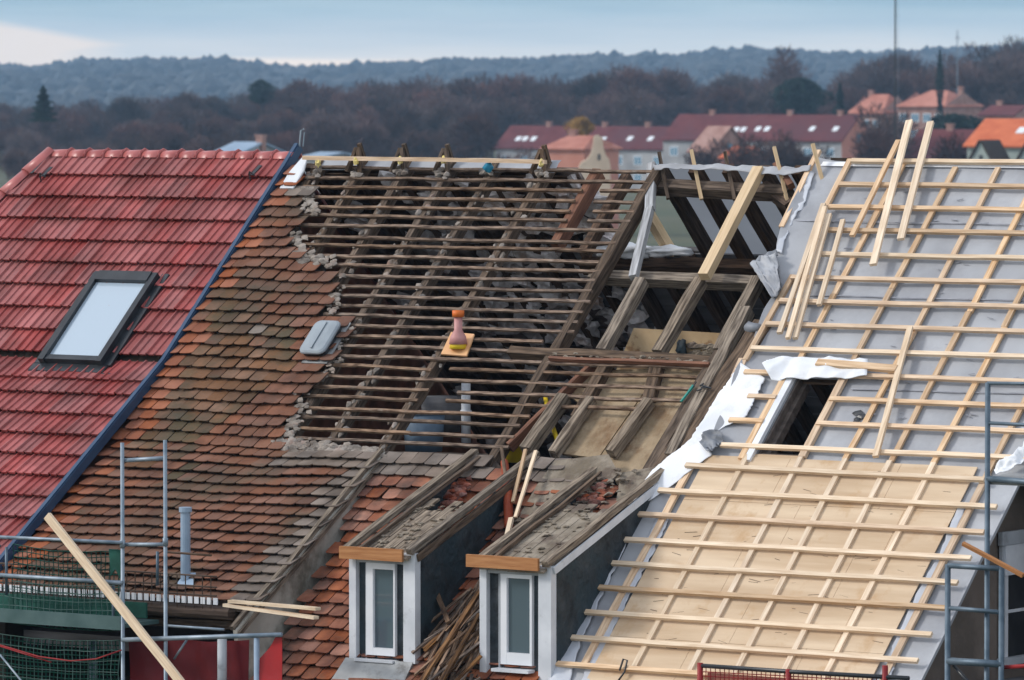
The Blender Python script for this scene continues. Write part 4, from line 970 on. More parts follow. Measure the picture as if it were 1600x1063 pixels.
# gutter and snow guard along the eave
EV = OLD.pt(0, eave_t, 0)
k = MB(); k.tube([(XV-1.5, EV.y-.08, EV.z-.06), (OLD.px(360, 945)[0]+.1, EV.y-.08, EV.z-.06)], .07, 10); k.build('gutter', M['dark_beam'], old)
k = MB(); x_ = XV-.6
while x_ < OLD.px(352, 945)[0]:
    k.bb(x_, x_+.055, EV.y-.165, EV.y-.155, EV.z+.03, EV.z+.10); x_ += .082
k.build('eave_comb', M['white_plastic'], old)
k = MB(); xa_, xb_ = XV-.6, OLD.px(360, 940)[0]
for zz in (.12, .21, .32): k.tube([(xa_, EV.y-.16, EV.z+zz), (xb_, EV.y-.16, EV.z+zz)], .010, 5)
x_ = xa_
while x_ < xb_: k.tube([(x_, EV.y-.16, EV.z-.02), (x_, EV.y-.16, EV.z+.32)], .007, 4); x_ += .11
k.build('snow_guard', M['dark_beam'], old)
for y_, l_ in ((960,0),(975,1)):
    k = MB(); a = PY(200, y_, EV.y+.15+l_*.02); b = PY(372, y_+8, EV.y+.15); k.beam(a, b, .20, .09, (0,0,1), 6, .01); k.build('eave_beam', M['old_beam'], old)

# ---------------------------------------------- 3. roof being rebuilt on the right
new = thing('roof_under_reconstruction', (MAIN.px(1300,600)[0], YR, 0), 'house at right with new grey underlay, plywood and bright battens on its roof', 'house')
XVR = MAIN.px(1520, 834)[0]+.22            # right verge of the lower part
def tX(pts): return sorted((t, X) for X, t in (MAIN.px(*p) for p in pts))
memL = tX([(1276,259),(1262,275),(1246,312),(1224,350),(1214,388),(1214,420),(1218,450),(1196,490),(1168,552),(1150,590),(1118,680),(1060,735),(1004,784),(984,800),(960,838),(926,898),(902,950),(880,1004),(862,1063),(846,1110)])
winr = [MAIN.px(1245,592), MAIN.px(1313,592), MAIN.px(1255,714), MAIN.px(1182,714)]
WX0 = (winr[0][0]+winr[3][0])/2; WX1 = (winr[1][0]+winr[2][0])/2; WT0 = winr[0][1]-.02; WT1 = winr[2][1]
TLOW = MAIN.px(1560, 744)[1]; TEND = 7.5
def mn(X, t): return -.016+.014*noise.noise((X*1.1, t*1.6, 2))+.007*noise.noise((X*4, t*2.4, 7))+.006*abs(noise.noise((X*2.2+t*1.5, t*5, 17)))
def mn_edge(X, t):
    a = interp(memL, t); d = X-a
    return mn(X, t)+(.05*math.exp(-d*9)*(1+.8*noise.noise((t*2.4, 3, 3))) if d < .5 else 0)
rt_ = [(0, XR0)]
k = MB()
loft(k, MAIN, memL, rt_, -.02, WT0, .07, .07, mn_edge)
loft(k, MAIN, memL, [(0, WX0)], WT0, WT1, .07, .07, mn_edge); loft(k, MAIN, [(0, WX1)], rt_, WT0, WT1, .1, .07, mn)
loft(k, MAIN, memL, rt_, WT1, TLOW, .07, .05, mn_edge); loft(k, MAIN, memL, [(0, XVR)], TLOW, TEND, .07, .07, mn_edge)
k.build('underlay', M['membrane'], new, True)
k = MB(); k.slab([MAIN.pt(x, t, -.07) for x, t in ((interp(memL, .0)+.2, -.0), (XR0, 0), (XR0, WT0), (interp(memL, WT0)+.15, WT0))], (0,0,-.02))
k.slab([MAIN.pt(x, t, -.07) for x, t in ((interp(memL, WT0)+.15, WT0), (WX0, WT0), (WX0, WT1), (interp(memL, WT1)+.15, WT1))], (0,0,-.02))
k.slab([MAIN.pt(x, t, -.07) for x, t in ((WX1, WT0), (XR0, WT0), (XR0, WT1), (WX1, WT1))], (0,0,-.02))
k.slab([MAIN.pt(x, t, -.07) for x, t in ((interp(memL, WT1)+.15, WT1), (XR0, WT1), (XR0, TLOW), (interp(memL, TLOW)+.1, TLOW))], (0,0,-.02))
k.slab([MAIN.pt(x, t, -.07) for x, t in ((interp(memL, TLOW)+.05, TLOW), (XVR-.03, TLOW), (XVR-.03, TEND), (interp(memL, TEND)+.03, TEND))], (0,0,-.02))
k.build('roof_deck', M['dark_beam'], new)
# overlap tape seams
for yy, x0_ in ((463,1270),(742,1560)):
    pass
k = MB()
for (xa_, ya_), (xb_, yb_) in (((1262,462),(1640,471)), ((1232,345),(1640,352)), ((1330,608),(1640,617))): k.beam(Q(xa_, ya_, .004), Q(xb_, yb_, .004), .014, .004, NRM, 30, .012)
k.build('underlay_seam', M['seam'], new)
k = MB(); random.seed(90)
for i in range(180):
    X = random.uniform(MAIN.px(1330,300)[0], XR0-1); t = random.uniform(.2, 4.2)
    if WX0-.2 < X < WX1+.2 and WT0-.1 < t < WT1+.1: continue
    k.beam(MAIN.pt(X, t, .003), MAIN.pt(X+random.uniform(.02,.09), t+random.gauss(0,.02), .003), random.uniform(.004,.02), .003, NRM, 2, .004)
tag(k.build('underlay_scuffs', M['seam'], new), kind='stuff')
k = MB(); loft(k, MAIN, [(0, interp(memL, .05)+.05)], rt_, .02, .085, .15, .06, lambda X, t: .012+.004*noise.noise((X*3, t, 1))); k.build('ridge_strip', M['white_felt'], new, True)
# plywood
TP = MAIN.px(1300, 722)[1]
plyL = tX([(1092,725),(1059,779),(1037,844),(994,929),(950,1013),(915,1090)]); ply0 = sum(x for t, x in plyL)/len(plyL); plyR = MAIN.px(1455, 880)[0]
k = MB(); nb = 3
for r_ in range(6):
    a = TP+r_*.62; b = min(a+.616, TEND-.05)
    if a >= b: break
    xs = [ply0, ply0+1.0+.4*(r_ % 2), ply0+2.3+.3*(r_ % 2), plyR]
    for i in range(3): rbox(k, xs[i], xs[i+1]-.004, a, b, .010, .022, MAIN)
# piece reaching left above
k.build('plywood', M['plywood'], new)
k = MB(); rbox(k, MAIN.px(1172,712)[0], ply0-.004, TP, TP+.0, .01, .02, MAIN) if False else None
rbox(k, MAIN.px(1125,722)[0]-.02, ply0+.0-.006 if ply0 > MAIN.px(1125,722)[0] else MAIN.px(1125,722)[0], TP, TP+.3, .010, .022, MAIN) if False else None
random.seed(21); k = MB()
for i in range(80):
    X = random.uniform(ply0+.1, plyR-.1); t = random.uniform(TP+.1, 6.9); a = random.uniform(-.5, .5); l_ = random.uniform(.02, .16)
    k.beam(MAIN.pt(X, t, .022), MAIN.pt(X+l_*math.cos(a), t+l_*math.sin(a)*.6, .022), random.uniform(.003, .007), .0015, NRM, 3, .008)
tag(k.build('pencil_marks', M['mark'], new), kind='stuff')
# counter battens
rows_y = [252,289,326,362,400,438,475,513,552,591,629,668,709,746,788,828,870,910,950,992,1035,1078]
rows_t = [MAIN.px(1435, y, .055)[1] for y in rows_y]
def cbat(px780, ta, tb_, n=.004, w_=.06, h_=.032, m='new_wood'):
    X = MAIN.px(px780, 780, .03)[0]; j = MB(); j.beam(MAIN.pt(X+random.gauss(0, .008), ta, n), MAIN.pt(X+random.gauss(0, .012), tb_, n), w_, h_, NRM, 10, .006); return j.build('counter_batten', M[m], new)
random.seed(4)
TW = TEND-.3
X1055 = MAIN.px(1055, 780)[0]
# counter battens, upper pieces lie on the underlay, lower ones on the plywood
def yt(y, x=1300): return MAIN.px(x, y)[1]
for p, a, b in ((1131,.02,2.0),(1131,2.0,yt(700)),(1219,.1,1.9),(1219,1.9,4.3),(1290,.1,2.6),(1290,2.6,4.3),(1362,.1,2.2),(1362,2.2,4.3),(1431,.1,2.4),(1431,2.4,4.3),(1523,3.0,4.4),(1600,.1,4.4)):
    if p == 1131 and b > 2.5: continue
    cbat(p, a, b-.004)
cbat(1131, 2.0, WT0-.02)
for p in (1131,1219,1290,1362,1431): cbat(p, 4.302, TW, .023, .058, .030, 'pale_wood')
cbat(1523, 4.402, TW, .004, .07, .035)
j = MB(); j.beam(MAIN.pt(X1055, TLOW-.0, .004), MAIN.pt(X1055, TW, .004), .075, .035, NRM, 10, .006); j.build('counter_batten', M['new_wood'], new)
for a, b in (((1280,238),(1222,358)), ((1240,433),(1166,566)), ((1330,252),(1292,325))):
    j = MB(); j.beam(Q(*a, .004), Q(*b, .004), .06, .04, NRM, 6, .006); j.build('counter_batten', M['new_wood'], new)
j = MB(); j.beam(Q(1163,563,.004), Q(1150,592,.004), .10, .035, NRM, 2, .004); j.build('counter_batten', M['new_wood'], new)
# window opening
j = MB(); j.beam(MAIN.pt(WX0-.05, WT0-.06, .004), MAIN.pt(WX0-.05, WT1+.12, .004), .075, .05, NRM, 4, .003); j.build('opening_trim', M['white_felt'], new)
j = MB(); j.beam(MAIN.pt(WX0-.13, WT0-.06, .004), MAIN.pt(WX0-.13, WT1+.1, .004), .07, .05, NRM, 6, .006); j.build('counter_batten', M['new_wood'], new)
j = MB(); j.beam(MAIN.pt(WX1+.04, WT0-.02, .004), MAIN.pt(WX1+.04, 4.3, .004), .075, .05, NRM, 6, .004); j.build('counter_batten', M['new_wood'], new)
j = MB(); j.box(MAIN.pt(WX0, WT0, -.17), (.03,0,0), DWN*(WT1-WT0), NRM*.165); j.box(MAIN.pt(WX0+.03, WT0, -.17), (.05,0,0), DWN*(WT1-WT0), NRM*.09); j.build('opening_lining', M['frame_brown'], new)
j = MB(); j.box(MAIN.pt(WX1-.02, WT0, -.17), (.02,0,0), DWN*(WT1-WT0), NRM*.165); j.box(MAIN.pt(WX0+.031, WT1-.03, -.17), (WX1-WX0-.055,0,0), DWN*.03, NRM*.165); j.build('opening_lining', M['frame_brown'], new)
j = MB(); rbox(j, WX0-.12, WX1, WT1+.0, WT1+.16, -.0, .012, MAIN); j.build('plywood', M['plywood'], new)
# battens
leftpx = [(1330,252),(1312,288),(1294,325),(1293,361),(1282,398),(1237,433),(1218,470),(1196,508),(1174,544),None,None,None,(1126,697),(1070,733),(1030,768),(992,807),(970,845),(948,883),(929,921),(906,962),(885,1001),(868,1041)]
rightpx = [None]*13+[(1540,750),(1560,791),(1540,831),(1520,871),(1498,912),(1478,954),(1456,995),(1435,1036),(1415,1078)]
random.seed(6)
HB = .037
def bat(Xa, Xb, t, n, w_=.052, h_=.034, m='new_wood'):
    j = MB(); j.beam(MAIN.pt(Xa, t+random.gauss(0, .004), n), MAIN.pt(Xb, t+random.gauss(0, .004), n), w_, h_, NRM, max(4, int((Xb-Xa)*4)), .007); j.build('batten', M[m], new)
for i, t in enumerate(rows_t):
    n = HB if i < 13 else .055; m = 'new_wood' if i % 4 else 'pale_wood'
    if i >= 13: m = 'pale_wood' if i % 3 else 'new_wood'
    Xe = XR0 if i < 13 else MAIN.px(*rightpx[i], .055)[0]
    if i in (9, 10, 11):
        if i == 9: bat(MAIN.px(1300,579)[0], Xe, t, n); bat(MAIN.px(1170,580)[0], MAIN.px(1210,582)[0], t, n)
        if i == 10: bat(MAIN.px(1174,621)[0], WX0-.09, t, n); bat(MAIN.px(1301,627)[0], Xe, t, n)
        if i == 11: bat(MAIN.px(1146,656)[0], WX0-.09, t, n); bat(MAIN.px(1281,664)[0], Xe, t, n)
        continue
    bat(MAIN.px(*leftpx[i], .055)[0], Xe, t, n, .052, .034, m)
# walls and right hand eave
k = MB(); yb = MAIN.pt(0, TEND-.4).y; k.bb(MAIN.px(985,795)[0]+1.15, XVR-.15, yb, YR+5, 0, MAIN.pt(0, TEND-.4).z-.15); k.build('wall', M['taupe_wall'], new)
yw = MAIN.pt(0, TLOW).y+.25; zw = MAIN.pt(0, TLOW).z
k = MB(); k.bb(XVR-.12, XR0+2, yw, yw+.4, 0, zw+.18); k.bb(XVR-.3, XVR-.08, yb, yw, 0, MAIN.pt(0, TEND-.4).z-.15); k.build('side_wall', M['taupe_wall'], new)
k = MB(); k.slab([(XVR-.1, YR-.1, ZR-.15), (XVR-.1, yb+.05, MAIN.pt(0, TEND-.4).z-.2), (XVR-.1, YR-.1, MAIN.pt(0, TEND-.4).z-.2)], (-.1,0,0)); k.build('side_wall', M['taupe_wall'], new)
k = MB(); k.beam(MAIN.pt(XVR-.0, TLOW, -.03), MAIN.pt(XVR-.0, TEND, -.03), .03, .035, NRM, 8, .006); k.build('verge_trim', M['membrane'], new)
k = MB(); k.beam(MAIN.pt(XVR, TLOW+.02, -.02), MAIN.pt(XR0, TLOW+.02, -.02), .08, .05, NRM, 6, .004); k.build('eave_trim', M['lead'], new)
# window in the gable side wall
xg = XVR-.079; a, b = PX(1566, 852, xg), PX(1566, 1028, xg); y0_, y1_ = a.y, a.y+1.15
k = MB(); k.bb(xg, xg+.05, y0_-.08, y1_+.08, a.z, a.z+.13); k.bb(xg, xg+.035, y0_-.06, y0_, b.z, a.z-.001); k.bb(xg, xg+.09, y0_-.1, y1_+.1, b.z-.07, b.z-.001); wf = k.build('window', M['grey_paint'], new)
k = MB(); z1_ = a.z-.30
k.bb(xg, xg+.045, y0_+.002, y1_, z1_, a.z-.003); k.bb(xg, xg+.03, y0_+.002, y0_+.07, b.z+.002, z1_-.001); k.bb(xg, xg+.028, y0_+.50, y0_+.58, b.z+.002, z1_-.001); k.bb(xg, xg+.02, y0_+.0715, y0_+.499, b.z+.5*(a.z-b.z)-.12, b.z+.5*(a.z-b.z)-.09); k.build('frame', M['white_paint'], wf)
k = MB(); k.bb(xg, xg+.006, y0_+.003, y1_, b.z+.003, a.z-.004); k.build('pane', M['black_metal'], wf)
# vertical dark seam of the cheek edge: flap of silver membrane along the left edge
fl_o = cloth(MAIN, [(985,795),(958,838),(924,898),(900,950),(876,1004),(858,1063),(842,1110)], [(1004,790),(984,838),(956,898),(932,950),(908,1004),(890,1063),(872,1110)], .03, .03, 1.6, 8, 30, .02)
fl_o.build('underlay_flap', M['membrane_light'], new, True)
fl_o = cloth(MAIN, [(1030,800),(1004,860),(968,930),(935,1000),(905,1070)], [(1048,800),(1024,860),(985,930),(950,1000),(920,1070)], .016, .012, 1.6, 5, 24, .008)
fl_o.build('underlay_flap', M['membrane_light'], new, True)
fl_o = cloth(MAIN, [(1500,785),(1470,860),(1432,930),(1395,1010),(1380,1060)], [(1512,785),(1482,860),(1444,930),(1407,1010),(1392,1060)], .024, .008, 1.6, 3, 24, .004)
fl_o.build('underlay_flap', M['membrane_light'], new, True)
# hanging flap and ridge flap beside the open bay
f = cloth(MAIN, [(1212,392),(1186,402),(1172,414),(1190,440),(1205,462)], [(1216,396),(1216,410),(1218,424),(1222,446),(1210,468)], .07, .06, 4, 8, 12, .03); f.build('underlay_flap', M['membrane_dark'], new, True)
f = cloth(MAIN, [(1172,412),(1182,408),(1198,402),(1214,398)], [(1206,466),(1212,462),(1217,458),(1220,450)], .11, .05, 4, 8, 12, .05); f.build('underlay_flap', M['membrane'], new, True)
f = cloth(MAIN, [(1262,268),(1244,318),(1222,350),(1212,392)], [(1272,268),(1256,318),(1232,352),(1222,396)], .035, .03, 3, 4, 16, .01); f.build('underlay_flap', M['membrane_light'], new, True)
f = cloth(MAIN, [(1020,258),(1080,257),(1150,259),(1210,260),(1268,258)], [(1022,264),(1080,265),(1150,268),(1205,273),(1266,268)], .05, .03, 3, 4, 26, .012); f.build('ridge_flap', M['membrane'], new, True)
# torn spot in the underlay
k = MB(); 
for i in range(7): k.blob(Q(1342+random.gauss(0,7), 650+random.gauss(0,5), .005), random.uniform(.02,.05), (1.3,.8,.25), (Vector((1,0,0)), DWN, NRM), .9)
k.build('underlay_tear', M['black_metal'], new)

# ================================================================== loose things
LG = 'loose laths lying on the new roof'
def lath(a, b, w_, h_, n, label, m='pale_wood', n2=None, group=LG, name='loose_lath', cat='lath', S=MAIN, nrm=None):
    k = MB(); k.beam(Q(*a, n, S), Q(*b, n if n2 is None else n2, S), w_, h_, nrm or NRM, 6, .004); return solo(name, k, M[m], label, cat, group)
random.seed(12)
lath((1422,191),(1365,416), .075, .035, .115, 'left of the two pale laths standing up above the ridge')
lath((1455,193),(1408,376), .075, .035, .075, 'right of the two pale laths standing up above the ridge')
lath((1405,222),(1332,371), .055, .035, .075, 'darker short lath leaning left of the pair above the ridge', 'new_wood')
lath((1288,321),(1219,523), .055, .035, .080, 'leftmost and highest starting lath of the fanned bundle of three')
lath((1290,326),(1232,531), .050, .035, .118, 'middle lath of the fanned bundle of three')
lath((1297,337),(1243,531), .055, .035, .080, 'rightmost lath of the fanned bundle of three')
lath((1318,346),(1281,479), .050, .035, .080, 'single short lath right of the fanned bundle')
lath((1423,514),(1369,716), .060, .035, .080, 'long lath lying across the battens right of the roof opening')
lath((1278,569),(1402,579), .085, .040, .085, 'thick offcut lying on the white felt above the roof opening', 'new_wood')
FG = 'torn white felt sheets'
f = cloth(MAIN, [(1156,566),(1140,590),(1121,616),(1100,652),(1080,682),(1052,706),(1020,732),(1002,756),(990,782)], [(1195,590),(1184,614),(1172,640),(1160,656),(1132,664),(1098,690),(1112,708),(1060,750),(1000,790)], .05, .020, .9, 16, 44, .0)
solo('white_felt_sheet', f, M['white_felt'], 'long torn white felt sheet draped down the edge of the open bay', 'felt sheet', FG, True)
f = cloth(MAIN, [(1192,570),(1222,558),(1290,560),(1355,562)], [(1204,592),(1240,590),(1296,590),(1356,590)], .09, .035, 1.6, 12, 30, .03)
solo('white_felt_sheet', f, M['white_felt'], 'crumpled white felt bunched above the dark roof opening', 'felt sheet', FG, True)
f = cloth(MAIN, [(1092,690),(1100,676),(1118,670),(1128,676)], [(1108,708),(1112,704),(1122,696),(1130,684)], .09, .04, 4, 8, 10, .02)
solo('felt_scrap', f, M['membrane_dark'], 'small crumpled grey scrap caught on the long white felt', 'felt scrap', None, True)
f = cloth(MAIN, [(1552,732),(1566,722),(1584,712),(1604,690)], [(1556,742),(1574,738),(1596,722),(1612,706)], .10, .05, 4, 8, 14, .03)
solo('white_felt_sheet', f, M['white_felt'], 'small white felt scrap by the scaffold at the right edge', 'felt sheet', FG, True)
# roof vent pipe lying on the battens
r = thing('orange_vent_pipe', Q(716,552,.02), 'orange and pink vent pipe standing on the old battens', 'vent pipe')
k = MB(); k.slab([Q(706,521,.012), Q(742,524,.012), Q(730,558,.012), Q(690,555,.012)], NRM*.02); k.build('base_plate', M['orange_pale'], r)
p0 = Q(716,545,.03); k = MB(); k.tube([p0, p0+Vector((0,0,.04)), p0+Vector((0,0,.16))], [.095,.09,.045], 16); k.build('collar', M['yellow'], r, True)
k = MB(); k.tube([p0+Vector((0,0,.05)), p0+Vector((0,0,.13)), p0+Vector((0,0,.20)), p0+Vector((0,0,.34))], [.10,.085,.045,.045], 16); k.build('pipe', M['pink'], r, True)
k = MB(); k.tube([p0+Vector((0,0,.34)), p0+Vector((0,0,.41))], [.065,.065], 16); k.build('cap', M['orange'], r, True)
# inside the attic
def inq(x, y, n): return Q(x, y, n)
k = MB(); p0 = inq(728,692,-.85); k.tube([p0, p0+Vector((0,0,.66))], .05, 12); k.tube([p0+Vector((0,0,.3)), p0+Vector((0,0,.35))], .062, 12)
solo('white_downpipe', k, M['white_paint'], 'whitish upright pipe inside the attic below the orange vent', 'pipe', None, True)
k = MB(); p0 = inq(662,705,-.75); k.tube([p0, p0+Vector((0,0,.40))], [.20,.23], 20); k.tube([p0+Vector((0,0,.40)), p0+Vector((0,0,.43))], [.24,.24], 20)
solo('blue_tub', k, M['blue_plastic'], 'blue grey plastic tub inside the attic seen through the lower battens', 'tub', None, True)
k = MB(); p0 = inq(690,660,-.9); k.tube([p0-Vector((0,0,.1)), p0+Vector((0,0,.28))], [.2,.23], 20)
solo('grey_bucket', k, M['grey_board'], 'grey bucket inside the attic behind the blue tub', 'bucket', None, True)
k = MB(); p0 = inq(808,722,-.42); k.tube([p0, p0+Vector((0,0,.24)), p0+Vector((0,0,.26))], [.13,.17,.18], 18)
solo('yellow_bucket', k, M['yellow'], 'bright yellow bucket in the gap left of the open rafters', 'bucket', None, True)
k = MB(); k.tube([inq(852,620,-.12), inq(858,650,-.16), inq(868,680,-.2), inq(876,706,-.22)], .025, 8)
solo('yellow_hose', k, M['yellow'], 'yellow hose hanging between the grey rafters', 'hose', None, True)
k = MB(); k.tube([inq(788,722,.05), inq(793,760,.10), inq(795,822,.16)], [.04,.048,.048], 12)
solo('rust_red_pipe', k, M['rust_pipe'], 'rust red pipe leaning between the two dormers', 'pipe', None, True)
SG = 'splintered sticks between the dormers'
def st(a, b, n, w_, m, label, n2=None): return lath(a, b, w_, w_*.7, n, label, m, n2, SG, 'broken_stick', 'stick')
st((822,704),(802,786), .15, .035, 'new_wood', 'tan splintered stick just right of the rust red pipe')
st((838,706),(806,810), .20, .035, 'pale_wood', 'pale splintered stick second to the right of the rust red pipe')
st((784,700),(790,742), .12, .030, 'old_beam', 'short brown stick at the top of the rust red pipe')
st((800,812),(792,846), .25, .05, 'pale_wood', 'whitish split stake below the rust red pipe')
k = MB(); k.beam(Q(1084,603,.03), Q(1064,628,.03), .028, .015, NRM, 4, .01); solo('teal_strap', k, M['teal'], 'small teal strap lying on the old battens near the valley', 'strap')
k = MB(); random.seed(3)
for i in range(5): k.tube([Q(1096+random.gauss(0,6), 603+random.gauss(0,4), .05), Q(1096+random.gauss(0,8), 606+random.gauss(0,5), .05)], .008, 4)
solo('wire_tangle', k, M['black_metal'], 'tiny dark wire tangle beside the teal strap', 'wire')
k = MB(); k.blob(PY(1066,548,ykn-.06), .09, (.7,.5,1.1), None, .7, 2); k.blob(PY(1061,540,ykn-.06), .05, (.7,.5,1.1), None, .7, 2)
solo('dark_rag', k, M['slate'], 'dark blue rag on the light board inside the open bay', 'rag', None, True)
k = MB(); k.blob(Q(1176,512,.02), .085, (1.4,.7,.7), None, .6, 2); solo('rolled_scrap', k, M['membrane_dark'], 'grey rolled scrap at the right edge of the open bay', 'scrap', None, True)
for (x, y), s_, lb in (((985,388),.26,'white foil bundle lying on the attic purlin at left'), ((1052,395),.20,'white foil bundle right of the grey upright post')):
    f = MB(); f.blob(BK(bkx(x-76), 1.27, .25)+Vector((0,0,.03)), s_, (1.5,.6,.32), None, .6, 3); solo('foil_bundle', f, M['white_felt'], lb, 'foil', 'white foil bundles', True)
# debris pile between the dormers
pile = MB(); random.seed(61)
r = thing('broken_lath_pile', Q(700,1050,.1), 'heap of broken old battens between the two dormers', 'debris pile')
for i in range(97):
    x0_ = random.uniform(658, 748); y0_ = random.uniform(985, 1110); L_ = random.uniform(40, 140); a = random.gauss(rad(58), rad(13))
    x1_ = x0_+math.cos(a)*L_; y1_ = y0_-math.sin(a)*L_
    if x1_ > 752: x0_ -= x1_-752; x1_ = 752
    lim = 1063-(x1_-640)*1.45
    if y1_ < lim: y1_ = lim+random.uniform(0, 20)
    n_ = random.uniform(.03, .24); j = MB(); j.beam(Q(x0_, y0_, n_), Q(x1_, y1_, n_*.8+.05), random.uniform(.010, .040), random.uniform(.010, .025), NRM, 4, .015); j.build('broken_batten', M['twig' if i % 4 else 'old_batten'], r)
j = MB()
for i in range(160):
    x_ = random.uniform(662, 750); y_ = random.uniform(1085-(x_-650)*1.2, 1110); j.blob(Q(x_, y_, .03), random.uniform(.03, .08), (1.2,1,.6), None, .9)
tag(j.build('rubble', M['under_dark'], r), kind='stuff')
for a, b, n_ in (((655,1075),(752,925),.30), ((690,1070),(750,962),.30), ((683,925),(702,975),.26)):
    j = MB(); j.beam(Q(*a, n_), Q(*b, n_), .05, .035, NRM, 5, .01); j.build('broken_batten', M['twig'], r)

# ---------------------------------------------- scaffold at the left eave
YS = EV.y-.75
def S_(x, y, dy=0): return PY(x, y, YS+dy)
sc = thing('left_scaffold', S_(200, 1063)-Vector((0,0,11)), 'grey blue tube scaffold with green netting at the left eave', 'scaffold')
def stube(name, a, b, r_=.020, m='blue_steel', dy=0, dy2=None, par=None):
    k = MB(); k.tube([S_(*a, dy), S_(*b, dy if dy2 is None else dy2)], r_, 10); return k.build(name, M[m], par or sc, True)
for x, y in ((191,692),(258,688)):
    p = S_(x, y); k = MB(); k.tube([(p.x, p.y, p.z), (p.x, p.y, 0)], .021, 10); k.tube([(p.x, p.y, p.z-1.0), (p.x, p.y, p.z-1.08)], .029, 10); k.build('standard', M['galv'], sc, True)
p = S_(-60, 700); 
stube('ledger', (-30,838),(191,848), .018, 'galv', -.03); stube('ledger', (191,851),(258,851), .02, 'galv', .03); stube('ledger', (-30,897),(191,911), .022, 'galv', -.03)
stube('ledger', (191,720),(258,716), .022, 'galv', .03); stube('ledger', (-30,853),(0,853), .015); stube('ledger', (262,863),(330,868), .012, 'dark_beam', .35)
stube('ledger', (191,1000),(440,992), .024, 'galv', -.02); stube('ledger', (262,978),(350,984), .014, 'galv', .2)
stube('brace', (272,1030),(292,1000), .012, 'galv', .05)
for x, ya, yb_ in ((10,855,930),(177,915,985),(246,862,915)): stube('guard_post', (x,ya), (x,yb_), .016, 'blue_steel', .02)
p = S_(401, 992); k = MB(); k.tube([(p.x, p.y, p.z), (p.x, p.y, 0)], .03, 10); k.build('standard', M['pipe_blue'], sc, True)
p = S_(146, 1000, .6); k = MB(); k.tube([(p.x, p.y, p.z), (p.x, p.y, 0)], .045, 10); k.build('standard', M['galv'], sc, True)
a, b = S_(-60, 968), S_(190, 985)
k = MB(); k.bb(a.x, b.x, YS-.02, YS+.02, b.z-.0, b.z+.14); k.bb(a.x, b.x, YS+.021, YS+.62, b.z+.02, b.z+.06); k.build('toe_board', M['deck_green'], sc)
k = MB(); a2, b2 = S_(-60, 945), S_(190, 962); k.bb(a2.x, b2.x, YS+.40, YS+.43, b2.z-.06, b2.z+.10); k.build('rear_board', M['green_net'], sc)

def net(x0, x1, y0, y1, dy, step, m, nm='safety_net', sag=.03, wr=.0035):
    k = MB(); A_ = S_(x0, y0, dy); B_ = S_(x1, y1, dy); W_ = B_.x-A_.x; H_ = A_.z-B_.z; nx_ = int(W_/step); nz_ = int(H_/step)
    def pp(u, v): return Vector((A_.x+W_*u, A_.y+sag*noise.noise((u*4, v*3, x0)), A_.z-H_*v-sag*1.6*math.sin(u*math.pi)*(1-v*.5)+sag*.4*noise.noise((u*7, v*5, 2))))
    for i in range(nx_+1): k.tube([pp(i/nx_, j/8) for j in range(9)], wr, 3, False)
    for j in range(nz_+1): k.tube([pp(i/16, j/nz_) for i in range(17)], wr, 3, False)
    return k.build(nm, M[m], sc)
net(-30, 186, 900, 968, .05, .075, 'net_pale', wr=.004); net(-30, 186, 985, 1100, .03, .10, 'net_pale', wr=.004); net(20, 186, 850, 985, .22, .06, 'green_net', wr=.006); net(-30, 186, 985, 1100, .26, .05, 'green_net', wr=.008)
k = MB(); a, b = S_(170, 858, .04), S_(190, 905, .04); loft_pts = [a, Vector((b.x, a.y, a.z)), Vector((b.x-.02, a.y, b.z)), Vector(((a.x+b.x)/2, a.y, b.z+.1)), Vector((a.x+.02, a.y, b.z+.02))]; k.slab(loft_pts[::-1], (0, .01, 0)); k.build('net_corner', M['green_net'], sc)
stube('rope', (0,1010), (80,1035), .006, 'red_tarp'); 
k = MB(); pts = [S_(x, y, -.05) for x, y in ((-20,1002),(20,1014),(60,1026),(110,1033),(150,1030),(190,1016))]; k.tube(pts, .008, 5); k.build('rope', M['red_steel'], sc, True)
k = MB(); k.tube([S_(0,1023,-.06), S_(35,1066,-.06), S_(60,1100,-.06)], .012, 5); k.build('brace', M['galv'], sc, True)
# lower tier interior: guard panel behind the tarp
stube('guard_post', (347,992),(347,1100), .05, 'grey_paint', .3)
# red tarp
def vcloth(poly_top, poly_bot, Y, amp, fr=2.5, nx_=30, ny_=14):
    k = MB(); sed = random.random()*20; vs = []
    def at(P, u):
        u *= len(P)-1; i = min(int(u), len(P)-2); f_ = u-i; return P[i][0]+(P[i+1][0]-P[i][0])*f_, P[i][1]+(P[i+1][1]-P[i][1])*f_
    for j in range(ny_+1):
        for i in range(nx_+1):
            a = at(poly_top, i/nx_); b = at(poly_bot, i/nx_); f_ = j/ny_
            P = PY(a[0]+(b[0]-a[0])*f_, a[1]+(b[1]-a[1])*f_, Y); P.y += amp*noise.noise((P.x*fr, P.z*fr*.6, sed))+amp*.5*math.sin(P.x*14+P.z*3); vs.append(P)
    fs = [(j*(nx_+1)+i, (j+1)*(nx_+1)+i, (j+1)*(nx_+1)+i+1, j*(nx_+1)+i+1) for j in range(ny_) for i in range(nx_)]
    n = len(vs); k.add(vs+[v+Vector((0,.006,0)) for v in vs], fs+[tuple(n+q for q in reversed(f)) for f in fs]); return k
TG = 'red tarpaulins on the left scaffold'
solo('red_tarpaulin', vcloth([(200,1000),(260,998),(330,1003),(390,1000)], [(200,1110),(260,1110),(330,1110),(390,1110)], YS+.45, .05), M['shaded_red_tarp'], 'red tarpaulin with shade put into its colour, hanging behind the lower scaffold rail', 'tarpaulin', TG, True)
